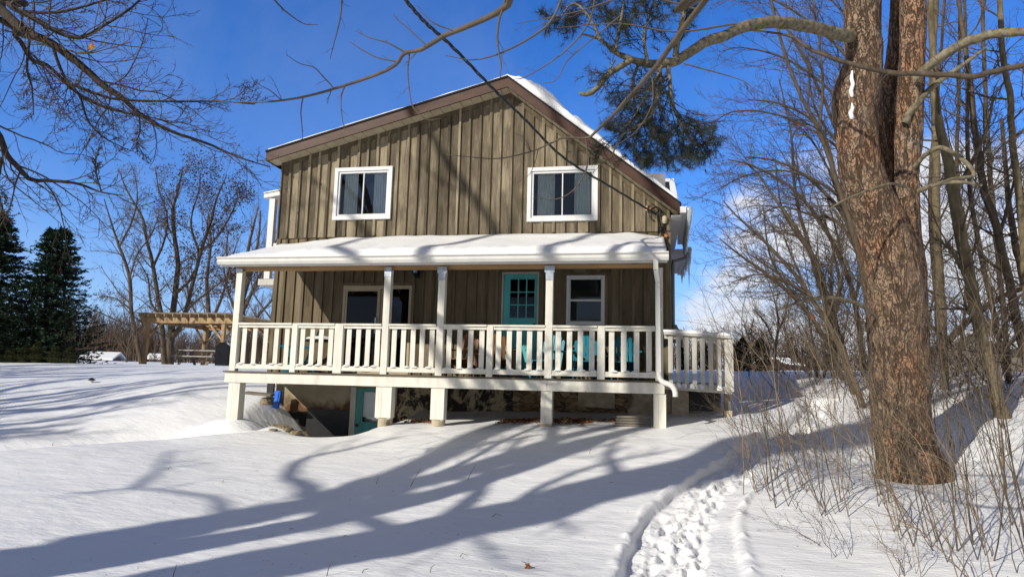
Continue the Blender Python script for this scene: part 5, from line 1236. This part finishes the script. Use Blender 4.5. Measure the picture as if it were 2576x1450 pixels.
pC=at(6,532,26.); spruce('dark spruce cut by the left edge of the photo',pC[0],26.,pC[2],.3,3.0,62)
pD=at(-70,600,29.); 
# ---- cedar shrubs
def cedar(label,px,Y,hpx,wpx,m,seed,grp,name='cedar_shrub'):
    rng=np.random.default_rng(seed); p=at(px[0],px[1],Y); z=gz(p[0],Y) if Y<45 else p[2]; z=min(z,p[2]+.1); Hh=hpx/F*Y*1.03+(p[2]-z); Wd=wpx/F*Y/2
    r=empty(name,(p[0],Y,z-.05),label,'shrub',grp)
    mb=MB(); mb.tube([(0,0,0),(.02,0,Hh*.5),(0,0,Hh*.92)],[.04,.025,.006],6); mb.build('trunk',M['barkdark'],r)
    n=2600; t=rng.uniform(0,1,n)**.9; rr_=Wd*np.sqrt(np.clip(1-t**2.2,0,1))*(.55+.45*np.minimum(1,t*6))*np.sqrt(rng.uniform(.15,1,n))*(1+.25*np.sin(t*17+seed)+.15*np.sin(t*31)); a=rng.uniform(0,2*PI,n)
    c=np.stack([rr_*np.cos(a),rr_*np.sin(a),.05+t*Hh],-1); d=unit(np.stack([np.cos(a)*.5,np.sin(a)*.5,np.full(n,.8)],-1)+rng.normal(size=(n,3))*.4); s=.055*Hh/1.2; w=unit(np.cross(d,rng.normal(size=(n,3))))*s*.32
    V=np.stack([c-w,c+d*s-w*.4,c+d*s*1.6,c+w],1).reshape(-1,3); np_mesh('foliage',V,[np.arange(n*4).reshape(-1,4)],m,r,False); return r
for i,(x,hp_,w,lb) in enumerate([(24,50,40,'small brownish cedar leftmost under the spruces'),(58,56,36,'small brownish cedar second from the left under the spruces'),(90,66,38,'tallest of the small green brown cedars in front of the spruces'),(135,52,44,'broad low brown cedar below the twin topped spruce'),(172,50,34,'brown cedar at the right end of the small row'),(-12,50,40,'small cedar cut by the left photo edge')]):
    cedar(lb,(x,918),25.,hp_,w,M['cedar'],70+i,'small cedars in a row at the left')
for i,(x,y,hp_,w,lb) in enumerate([(1772,935,66,26,'dark conical cedar seen between the side railing balusters on their right'),(1712,935,60,22,'dark conical cedar seen between the side railing balusters on their left'),(1842,940,70,34,'thin dark cedar just right of the side railing'),(1871,940,82,42,'tall dark columnar cedar right of the side railing'),(1916,942,82,44,'dark columnar cedar left of the parked car')]):
    cedar(lb,(x,y),29.,hp_,w,M['cedardark'],80+i,'dark cedars right of the house','columnar_cedar')
# ---- far woods
def wood(name,label,x0,x1,Y,n,hpx,seed,kind='stuff',m=None,step=11,dy=1.):
    rng=np.random.default_rng(seed); T_=Tubes()
    base=[];
    a0,a1=at(x0,905,Y)[0],at(x1,905,Y)[0]
    X=rng.uniform(a0,a1,n); Yy=Y+rng.uniform(-.06,.10,n)*Y; Hh=hpx/F*Y*rng.uniform(.7,1.15,n)*(1+.25*np.sin(X*.13)); 
    Z=ground(X,Yy)-.3
    P0=np.stack([X,Yy,Z],-1); 
    Pn,Rn=level(rng,P0,np.array([[0,0,1.]]).repeat(n,0),Hh,Hh*.016,6,.05,.05,.25); T_.add(Pn,Rn,3)
    p,d,l,r_=spawn(rng,Pn,Rn,step,.1,1.,38,.42,Hh,.5,.0); A,Ra=level(rng,p,d,l,np.maximum(r_,Y*.00022),4,.12,.08,.4); T_.add(A,Ra,3)
    p,d,l,r_=spawn(rng,A,Ra,6,.15,1.,40,.5,l,.6,.0); A2,Rb_=level(rng,p,d,l,np.maximum(r_,Y*.00017),3,.12,.05,.5); T_.add(A2,Rb_,3)
    o=T_.build(name,m or M['farwood']); tag(o,label,None,None,kind); return o
wood('distant_wood','brown leafless wood along the far edge of the field',-60,900,150,900,112,91)
wood('distant_wood','brown leafless wood far beyond the right of the house',1600,2700,110,560,84,92)
wood('distant_wood','bare brush along the near edge of the field at left',180,760,75,150,48,93,step=9)
mid('round topped bare tree on the skyline right of the porch',[([(1893,915),(1893,890),(1892,865)],[9,8,6]),([(1893,890),(1870,850),(1850,830)],[5,4,2]),([(1893,880),(1915,845),(1935,830)],[5,4,2]),([(1892,870),(1890,840),(1893,812)],[5,4,2]),([(1893,875),(1880,840),(1872,815)],[4,3,2])],70,94,lv=GREY,name='bare_tree',grp='bare trees on the right skyline')
mid('low bare tree on the skyline just right of the railing end',[([(1800,905),(1798,880),(1790,850)],[6,5,3]),([(1799,885),(1815,860),(1830,845)],[4,3,2]),([(1799,885),(1770,855),(1755,840)],[4,3,2])],75,95,lv=GREY,name='bare_tree',grp='bare trees on the right skyline')
# ---- the thicket at right
TH=[dict(m=17,t0=.08,ang=52,lf=.44,maxL=6,k=11,wob=.11,up=.02,rf=.42,minr=.006,maxr=.02,sides=4),dict(m=9,t0=.10,ang=46,lf=.46,k=8,wob=.13,up=.02,rf=.55,minr=.0045,sides=3),dict(m=5,t0=.2,ang=44,lf=.48,k=5,wob=.15,up=.03,rf=.6,minr=.0034,sides=3)]
TL=[dict(m=17,t0=.12,ang=44,lf=.44,maxL=5.0,k=12,wob=.09,up=.02,rf=.42,minr=.006,maxr=.014,sides=4,pull=(-.05,0,.0)),dict(m=10,t0=.10,ang=42,lf=.44,k=9,wob=.12,up=.03,rf=.55,minr=.0045,sides=3,pull=(-.02,0,.0)),dict(m=5,t0=.2,ang=42,lf=.5,k=6,wob=.14,up=.04,rf=.6,minr=.0034,sides=3)]
def thick(label,limbs,Y,seed,lv=TH,bark=None,name='bare_tree'):
    LS=[]
    for a,ws in limbs:
        Ys=Y if hasattr(Y,'__len__') else [Y]*len(a); LS.append((pxl(a,Y),[w/F*Y*.5 for w in ws]))
    b0=LS[0][0][0]; g_=gz(b0[0],b0[1]); 
    if b0[2]>g_-.05: LS[0][0].insert(0,np.array([b0[0],b0[1],g_-.15])); LS[0][1].insert(0,LS[0][1][0])
    return tree(name,label,LS,lv,bark or M['barkolive'],M['twig'],'bare trees of the thicket at right',seed,sides=8,limb_k=30)
thick('olive brown trunk leaning left just behind the pine, right of it',[([(2520,1052),(2507,990),(2493,927),(2470,850),(2452,782),(2427,636),(2397,490),(2385,400),(2360,300),(2350,180),(2342,60),(2340,-80)],[34,30,28,26,25,27,28,24,20,17,16,14]),([(2440,720),(2400,640),(2360,600)],[12,9,5]),([(2397,490),(2440,420),(2480,330),(2500,250)],[12,10,7,4])],12.8,101)
thick('second leaning trunk of the thicket, right of the olive one',[([(2610,1010),(2580,890),(2556,802),(2514,594),(2480,490),(2465,400),(2450,300),(2440,200),(2420,60),(2400,-60)],[24,22,20,18,17,16,14,12,10,8]),([(2514,594),(2540,500),(2560,420)],[9,7,4])],14.5,102,bark=M['bark'])
thick('straight thin grey trunk near the right edge of the photo',[([(2600,900),(2580,700),(2565,500),(2550,380),(2540,240),(2520,120),(2515,-60)],[18,17,16,15,14,13,12])],13.8,103,bark=M['barkolive'])
thick('straight dark trunk between the two grey ones at the right edge',[([(2540,960),(2525,800),(2510,640),(2490,420),(2482,300),(2475,150),(2470,-60)],[13,12,11,11,10,9,8])],16.5,104,bark=M['bark'])
thick('slim trunk seen right beside the pine behind its right side',[([(2375,960),(2372,800),(2360,640),(2355,480),(2352,300),(2345,150),(2360,-40)],[20,19,18,18,17,16,14])],15.5,105,bark=M['barkolive'])
thick('tilted dead trunk fallen against the thicket',[([(2330,960),(2335,907),(2390,850),(2452,794),(2510,752),(2590,716)],[14,16,16,14,12,10])],17.,106,lv=[dict(m=10,t0=.2,ang=50,lf=.3,k=6,rf=.4,minr=.004,sides=3),dict(m=5,t0=.2,ang=45,lf=.5,k=5,rf=.6,minr=.003,sides=3)],bark=M['barkdark'])
thick('leftmost leaning tree of the thicket with arching twigs toward the house',[([(2170,1020),(2120,886),(2077,803),(2040,750),(2010,703),(1955,640),(1902,586),(1850,540),(1820,505)],[15,13,12,11,9,8,7,5,3]),([(2077,803),(2030,740),(1960,700),(1900,690),(1840,710)],[8,7,6,4,2]),([(2040,750),(1990,640),(1960,560)],[6,5,3])],14.,107,lv=TL,bark=M['bark'])
thick('leaning tree crossing the white cloud left of the pine',[([(2150,1000),(2120,880),(2098,803),(2075,730),(2052,657),(2000,570),(1952,503),(1910,440),(1865,400)],[15,14,13,12,11,9,7,5,3]),([(2098,803),(2090,700),(2100,600)],[8,6,4])],15.5,108,lv=TL,bark=M['bark'])
thick('tall fanning tree rising left of the pine trunk into the top of the photo',[([(2210,1000),(2190,800),(2150,600),(2105,455),(2060,330),(2010,230),(1970,120),(1940,0),(1920,-80)],[18,16,14,12,11,9,8,6,4]),([(2105,455),(2080,360),(2040,300),(1960,260),(1880,250)],[9,8,7,5,3]),([(2060,330),(2070,220),(2060,100),(2040,-20)],[8,7,5,4])],14.5,109,lv=TL,bark=M['bark'])
thick('tree behind the pine whose branches sweep left across the blue sky',[([(2230,1010),(2200,800),(2160,640),(2120,540),(2060,470),(1990,420),(1930,400),(1870,395)],[16,14,12,10,8,6,5,3]),([(2160,640),(2110,560),(2040,540),(1960,520),(1880,560)],[8,7,6,4,2]),([(2120,540),(2090,440),(2040,350),(1990,300)],[8,6,5,3])],16.5,110,lv=TL,bark=M['bark'])
thick('tree with long bough crossing in front of the pine at the top',[([(2660,900),(2650,500),(2620,260),(2576,163)],[20,18,16,14]),([(2580,163),(2500,180),(2440,192),(2329,186),(2237,183),(2122,155),(2040,124),(1990,92),(1925,80),(1860,70)],[14,14,14,13,13,11,9,7,5,3])],8.6,111,lv=[dict(m=12,t0=.2,ang=50,lf=.16,maxL=5,k=7,wob=.14,rf=.35,minr=.0022,maxr=.007,sides=4),dict(m=6,t0=.2,ang=46,lf=.5,k=6,rf=.55,minr=.0016,sides=3)],bark=M['bark'])
thick('brushy young tree at the left foot of the thicket by the car',[([(2060,980),(2050,900),(2040,830),(2030,770)],[7,6,5,3]),([(2062,980),(2085,900),(2095,820),(2120,740)],[7,6,5,3]),([(2055,980),(2010,900),(1980,840)],[6,5,3])],19.,112,lv=TL,bark=M['bark'],name='bare_sapling')
thick('slender sapling beside the parked car, its trunk lit tan',[([(1952,940),(1950,880),(1958,820),(1950,760),(1930,700)],[8,7,6,4,2]),([(1950,870),(1930,820),(1900,780)],[5,4,2]),([(1955,840),(1975,790),(1985,740)],[5,4,2])],25.,113,lv=TL,bark=M['barkolive'],name='bare_sapling')
thick('brushy saplings massed behind the right side of the pine',[([(2400,1000),(2420,850),(2430,700),(2420,560)],[9,8,6,3]),([(2460,1000),(2500,880),(2560,760)],[8,6,3]),([(2350,1000),(2330,880),(2345,760),(2370,660)],[8,7,5,3])],18.,114,lv=TL,bark=M['bark'],name='bare_sapling')
thick('tree hidden behind the pine with long fine boughs sweeping left high in the sky',[([(2215,1000),(2195,780),(2190,560),(2186,300),(2183,100),(2180,-80)],[17,15,14,12,10,8]),([(2190,560),(2080,470),(1980,430),(1880,440),(1800,480)],[8,7,5,4,2]),([(2188,450),(2080,350),(1960,290),(1850,280),(1790,310)],[8,7,5,4,2]),([(2186,350),(2090,230),(1980,150),(1870,120),(1810,130)],[8,7,5,4,2]),([(2184,220),(2100,110),(2000,30),(1900,-20),(1840,-30)],[8,7,5,4,2]),([(2184,120),(2110,20),(2020,-60)],[7,5,3])],16.,121,lv=[dict(m=15,t0=.1,ang=38,lf=.42,maxL=5.0,k=12,wob=.08,up=.015,rf=.42,minr=.006,maxr=.012,sides=4,pull=(-.05,0,.0)),dict(m=8,t0=.10,ang=40,lf=.44,k=9,wob=.11,up=.03,rf=.55,minr=.0045,sides=3),dict(m=4,t0=.2,ang=42,lf=.5,k=6,wob=.13,up=.05,rf=.6,minr=.0034,sides=3)],bark=M['bark'])
for i,(x0,x1,x2,Y,w,lb) in enumerate([(2455,2440,2425,17.5,13,'thin dark trunk between the olive trunk and the second leaning one'),(2420,2410,2415,20,12,'slim far trunk just right of the pine'),(2620,2590,2585,16.5,17,'grey trunk half cut by the right edge of the photo'),(2290,2340,2380,19,12,'thin trunk leaning right out of the pine foot')]):
    thick(lb,[([(x0+90,985),(x0*.6+x1*.4+45,760),(x1,480),(x1*.5+x2*.5,220),(x2,-60)],[w,w*.9,w*.8,w*.65,w*.5]),([(x0*.4+x1*.6,640),(x1+40,520),(x1+90,400)],[w*.4,w*.3,w*.15])],Y,130+i,bark=M['bark'])
for i,(pts,Y,lb) in enumerate([([(2140,1000),(2080,860),(2010,760),(1930,690),(1860,640),(1810,600)],18.,'low arching tree reaching left under the white cloud'),([(2180,1000),(2150,760),(2090,600),(2000,480),(1900,420),(1830,400)],19.,'arching tree whose twigs touch the blue sky left of the pine'),([(2200,1000),(2170,640),(2120,380),(2040,180),(1960,40),(1900,-60)],18.5,'tall back row tree rising left of the pine'),([(2120,1000),(2090,820),(2040,640),(2000,480),(1990,340),(1960,200)],20.,'slender back row tree above the parked car'),([(2230,1000),(2210,600),(2190,300),(2150,100),(2100,-60)],17.,'upright tree hidden right behind the pine trunk')]):
    n_=len(pts); thick(lb,[(pts,list(np.linspace(14,3,n_))),([pts[2],(pts[2][0]-70,pts[2][1]-110),(pts[2][0]-90,pts[2][1]-240)],[7,5,2]),([pts[1],(pts[1][0]+30,pts[1][1]-150),(pts[1][0]-10,pts[1][1]-330)],[8,6,3])],Y,140+i,lv=TL,bark=M['bark'])
thick('dark trunk at the very edge beyond the thicket',[([(2640,1000),(2600,800),(2560,640),(2540,520),(2530,420),(2520,300)],[20,18,16,13,10,8])],18.,115,bark=M['bark'])
# undergrowth on the bank
for i,(x,y,Y,w,lb) in enumerate([(2120,1010,16.5,1.5,'tangled brush on the bank left of the pine foot'),(2400,1010,15,1.6,'tangled brush on the bank right of the pine foot'),(2540,1000,14,1.4,'tangled brush on the bank at the right edge'),(2230,1000,18.5,1.8,'brown brush on the bank straight behind the pine'),(2040,950,21,1.5,'low brush between the parked car and the pine')]):
    rng=np.random.default_rng(200+i); c=at(x,y,Y); n=30; xs=c[0]+rng.normal(size=n)*w*.6; ys=Y+rng.normal(size=n)*.8; zs=ground(xs,ys)-.1
    d=unit(np.stack([rng.normal(size=n)*.45-.2,rng.normal(size=n)*.3,np.ones(n)],-1)); Lh=rng.uniform(1.5,4.2,n); P_,R_=level(rng,np.stack([xs,ys,zs],-1),d,Lh,np.full(n,.010),9,.10,-.03,.35)
    r=empty('brush_shrub',(c[0],Y,float(zs.mean())),lb,'shrub','brush in the thicket'); o_=np.array(r.location); T_=Tubes(); T_.add(P_,R_,4)
    p,dd,l,r_=spawn(rng,P_,R_,9,.15,1.,48,.45,Lh,.5,.003); A,Ra=level(rng,p,dd,l,r_,6,.16,0,.4); T_.add(A,Ra,3)
    p,dd,l,r_=spawn(rng,A,Ra,5,.2,1.,46,.5,l,.6,.0022); A,Ra=level(rng,p,dd,l,r_,4,.16,0,.5); T_.add(A,Ra,3); T_.build('stems',M['twig'],r,o_)
# ---- foreground shoots
SH=[ # base px, stems as tip offsets (px), label
 ((1905,1240),[(-120,-430),(-150,-330),(-60,-500),(-200,-250)],'leftmost tall tan shoots arching toward the porch railing'),
 ((1960,1265),[(-190,-560),(-120,-420),(-240,-360),(-80,-380)],'tan shoots just right of the path, reaching highest on the left'),
 ((1925,1225),[(-60,-280),(-110,-240),(-20,-330)],'thin shoots beside the end of the trodden path'),
 ((2010,1235),[(-200,-480),(-130,-560),(-60,-420),(-260,-330)],'shoots in front of the sunlit bank left of the pine'),
 ((2075,1290),[(-170,-560),(-230,-420),(-90,-470)],'shoots rising diagonally left of the pine foot'),
 ((2100,1405),[(-60,-120),(-150,-210),(-240,-330)],'low forked shoots nearest the bottom centre right'),
 ((2125,1270),[(-250,-640),(-150,-520),(-60,-600)],'tall shoots crossing the pine trunk on its left half'),
 ((2160,1240),[(-40,-300),(-110,-420),(30,-520)],'dark slim shoots at the left foot of the pine'),
 ((2218,1262),[(-90,-620),(-30,-350),(-160,-520)],'dark stem right in front of the pine foot'),
 ((2290,1345),[(-230,-620),(-150,-480),(-300,-420)],'long tan shoots crossing the lower pine trunk'),
 ((2345,1380),[(-250,-760),(-180,-500),(-330,-560),(-90,-420)],'tallest tan shoots in front of the pine'),
 ((2386,1268),[(-110,-560),(-60,-720),(-20,-420)],'thick grey tan stem at the right foot of the pine'),
 ((2300,1455),[(20,-150),(-130,-300),(-90,-220),(-240,-330)],'curving shoots cut by the bottom edge'),
 ((2440,1360),[(-200,-560),(-120,-700),(-290,-480)],'shoots right of the pine, leaning left'),
 ((2480,1405),[(-220,-620),(-130,-520),(-60,-680)],'pale shoots near the lower right corner'),
 ((2455,1475),[(-260,-560),(-170,-460),(-330,-420)],'shoots rising from the bottom edge right of centre'),
 ((2560,1330),[(-140,-560),(-70,-480),(-220,-420)],'shoots at the right edge of the photo'),
 ((2590,1440),[(-240,-620),(-160,-480),(-90,-740)],'shoots in the lower right corner'),
 ((2520,1250),[(-120,-480),(-40,-560),(-200,-360)],'slim shoots on the bank at the right edge'),
 ((2330,1200),[(60,-420),(-20,-480),(120,-350)],'slim dark shoots behind the right foot of the pine'),
 ((1990,1190),[(-60,-260),(-130,-320),(20,-240)],'short brush tips on the snow left of the pine'),
 ((2060,1170),[(-90,-300),(-20,-340),(-160,-240)],'brown brush on the bank beside the pine'),
]
for i,(b,st,lb) in enumerate(SH):
    rng=np.random.default_rng(300+i); g_=ghit(*b); r=empty('shoot_shrub',tuple(g_),lb,'shrub','leafless shoots in the foreground'); T_=Tubes(); dep=g_[1]
    P_=[];R_=[]
    st=list(st)+[(a*rng.uniform(.5,1.2)+rng.normal()*60,c*rng.uniform(.35,.85)) for a,c in st[:3]]
    for a,c in st:
        s=np.array([b[0]+rng.normal()*22,b[1]+rng.normal()*12]); G=ghit(*s); G=G-[0,0,.06]
        e=at(s[0]+a,s[1]+c,G[1]+rng.uniform(-.5,1.1)); m_=(G*.5+e*.5)+np.array([-(e[0]-G[0])*.14+rng.normal()*.03,rng.normal()*.1,abs(e[2]-G[2])*.06]); q_=(G*.25+e*.75)+np.array([-(e[0]-G[0])*.08,rng.normal()*.08,abs(e[2]-G[2])*.03])
        L_=np.linalg.norm(e-G); p_,r_=resample([G,m_,q_,e],[1,.75,.5,.25],16); w=rng.normal(size=p_.shape)*.010; w=np.cumsum(w,0); w[0]=0; P_.append(p_+w); R_.append(r_*(.0022+.0016*L_)*rng.uniform(.6,1.35))
    P_=np.array(P_);R_=np.array(R_); T_.add(P_,R_,5); LLn=np.linalg.norm(np.diff(P_,axis=1),axis=2).sum(1)
    p,d,l,r_=spawn(rng,P_,R_,8,.12,.95,38,.42,LLn,.6,.0016); A,Ra=level(rng,p,d,l,r_,8,.10,.03,.35); T_.add(A,Ra,4)
    p,d,l,r_=spawn(rng,A,Ra,3,.2,1.,38,.45,l,.6,.0012); A,Ra=level(rng,p,d,l,r_,5,.12,.02,.5); T_.add(A,Ra,3)
    if i%3==0:
        tp_=A[:,-1]; tp_=tp_[rng.random(len(tp_))<.012]
        if len(tp_):
            a_=unit(rng.normal(size=tp_.shape)); b2=unit(np.cross(a_,rng.normal(size=tp_.shape))); V=np.stack([tp_-a_*.02,tp_+b2*.012,tp_+a_*.02,tp_-b2*.012],1).reshape(-1,3)-g_; np_mesh('dry_leaf',V,[np.arange(len(tp_)*4).reshape(-1,4)],M['leafbrown'],r,False)
    T_.build('stems',(M['twiglight'],M['twigmid'],M['twig'])[i%3],r,g_)
rng=np.random.default_rng(909); n=900
x=np.concatenate([rng.uniform(-9,3,n//2),rng.uniform(-4,7,n//2)]); y=np.concatenate([rng.uniform(4.5,14,n//2)**1.,rng.uniform(5,11,n//2)]); k_=(np.abs(x)<40)&~((y>11.9)&(x<.5)); x,y=x[k_],y[k_]
P_=np.stack([x,y,ground(x,y)+.003],-1); a=unit(rng.normal(size=P_.shape)*[1,1,.05]); b_=unit(np.cross(a,[0,0,1.])); s=rng.uniform(.004,.016,(len(P_),1))**1.0
V=np.stack([P_-a*s,P_+b_*s*.35+[0,0,.002],P_+a*s,P_-b_*s*.35+[0,0,.002]],1).reshape(-1,3); k=np_mesh('bark_litter',V,[np.arange(len(P_)*4).reshape(-1,4)],M['barkdark'],None,False); tag(k,'tiny bark and twig flecks blown over the snow','litter',None,'stuff')
# ------------------------------------------------------------------ world
w=bpy.data.worlds.new('World'); scene.world=w; w.use_nodes=True; nt=w.node_tree; bg=nt.nodes['Background']
sky=nt.nodes.new('ShaderNodeTexSky'); sky.sky_type='NISHITA'; sky.sun_disc=False; sky.sun_elevation=SEL; sky.sun_rotation=math.radians(216); sky.altitude=200; sky.air_density=1.0; sky.dust_density=.35; sky.ozone_density=1.5
hs=nt.nodes.new('ShaderNodeHueSaturation'); hs.inputs['Saturation'].default_value=1.18; hs.inputs['Value'].default_value=1.0; hs.inputs['Hue'].default_value=.505; lk(nt,mix(nt,1.,sky.outputs[0],(.84,1.02,1.42),'MULTIPLY'),hs.inputs['Color'])
tc=nt.nodes.new('ShaderNodeTexCoord'); sx=nt.nodes.new('ShaderNodeSeparateXYZ'); lk(nt,tc.outputs['Generated'],sx.inputs[0])
# cloud bank low on the right and wisps at left
el=sx.outputs[2]; az=math_(nt,'ARCTAN2',sx.outputs[0],sx.outputs[1])
cmb=nt.nodes.new('ShaderNodeCombineXYZ'); lk(nt,math_(nt,'MULTIPLY',az,3.2),cmb.inputs[0]); lk(nt,math_(nt,'MULTIPLY',el,8.),cmb.inputs[1])
cn=noise(nt,cmb.outputs[0],1.35,8,.56,.25)
azr=nt.nodes.new('ShaderNodeMapRange'); lk(nt,az,azr.inputs[0]); azr.inputs[1].default_value=.0; azr.inputs[2].default_value=.16; azr.interpolation_type='SMOOTHSTEP'
top=math_(nt,'ADD',math_(nt,'MULTIPLY',azr.outputs[0],.25),.07)       # cloud top elevation
dens=math_(nt,'DIVIDE',math_(nt,'SUBTRACT',top,el),.10)
dens=math_(nt,'MINIMUM',dens,1.)
cover=math_(nt,'ADD',cn,math_(nt,'MULTIPLY',dens,.16))
cm=ramp(nt,cover,[(.485,(0,0,0)),(.66,(1,1,1))])
elm=nt.nodes.new('ShaderNodeMapRange'); lk(nt,dens,elm.inputs[0]); elm.inputs[1].default_value=-.15; elm.inputs[2].default_value=.35
cm2=math_(nt,'MULTIPLY',cm,elm.outputs[0]); 
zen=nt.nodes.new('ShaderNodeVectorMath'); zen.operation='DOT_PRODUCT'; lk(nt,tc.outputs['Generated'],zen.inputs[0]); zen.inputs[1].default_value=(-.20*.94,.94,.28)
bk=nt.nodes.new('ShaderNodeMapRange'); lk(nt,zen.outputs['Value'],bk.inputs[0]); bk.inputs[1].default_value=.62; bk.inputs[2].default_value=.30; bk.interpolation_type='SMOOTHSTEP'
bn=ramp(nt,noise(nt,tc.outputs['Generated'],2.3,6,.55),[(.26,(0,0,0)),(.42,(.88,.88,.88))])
skyb=mix(nt,math_(nt,'MULTIPLY',bk.outputs[0],bn),hs.outputs[0],(1.12,1.10,1.12))  # grey cloud added out of view to make the ambient light less blue
wis=ramp(nt,noise(nt,mapping(nt,cmb.outputs[0],(1,.55,1),(0,0,.5)),.8,6,.6,.5),[(.45,(0,0,0)),(.8,(.18,.18,.18))])
hz=nt.nodes.new('ShaderNodeMapRange'); lk(nt,el,hz.inputs[0]); hz.inputs[1].default_value=.30; hz.inputs[2].default_value=-.02; hz.inputs[3].default_value=0; hz.inputs[4].default_value=.75; hz.interpolation_type='SMOOTHSTEP'
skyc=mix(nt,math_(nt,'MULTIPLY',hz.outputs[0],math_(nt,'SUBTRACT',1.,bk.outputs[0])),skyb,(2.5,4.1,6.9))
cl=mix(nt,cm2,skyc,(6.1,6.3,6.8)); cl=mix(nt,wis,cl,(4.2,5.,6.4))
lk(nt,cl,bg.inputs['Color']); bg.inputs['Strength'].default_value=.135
scene.view_settings.view_transform='Standard'; scene.view_settings.look='None'; scene.view_settings.exposure=0; scene.view_settings.gamma=1
scene.cycles.max_bounces=6; scene.cycles.transparent_max_bounces=8; scene.cycles.use_denoising=True
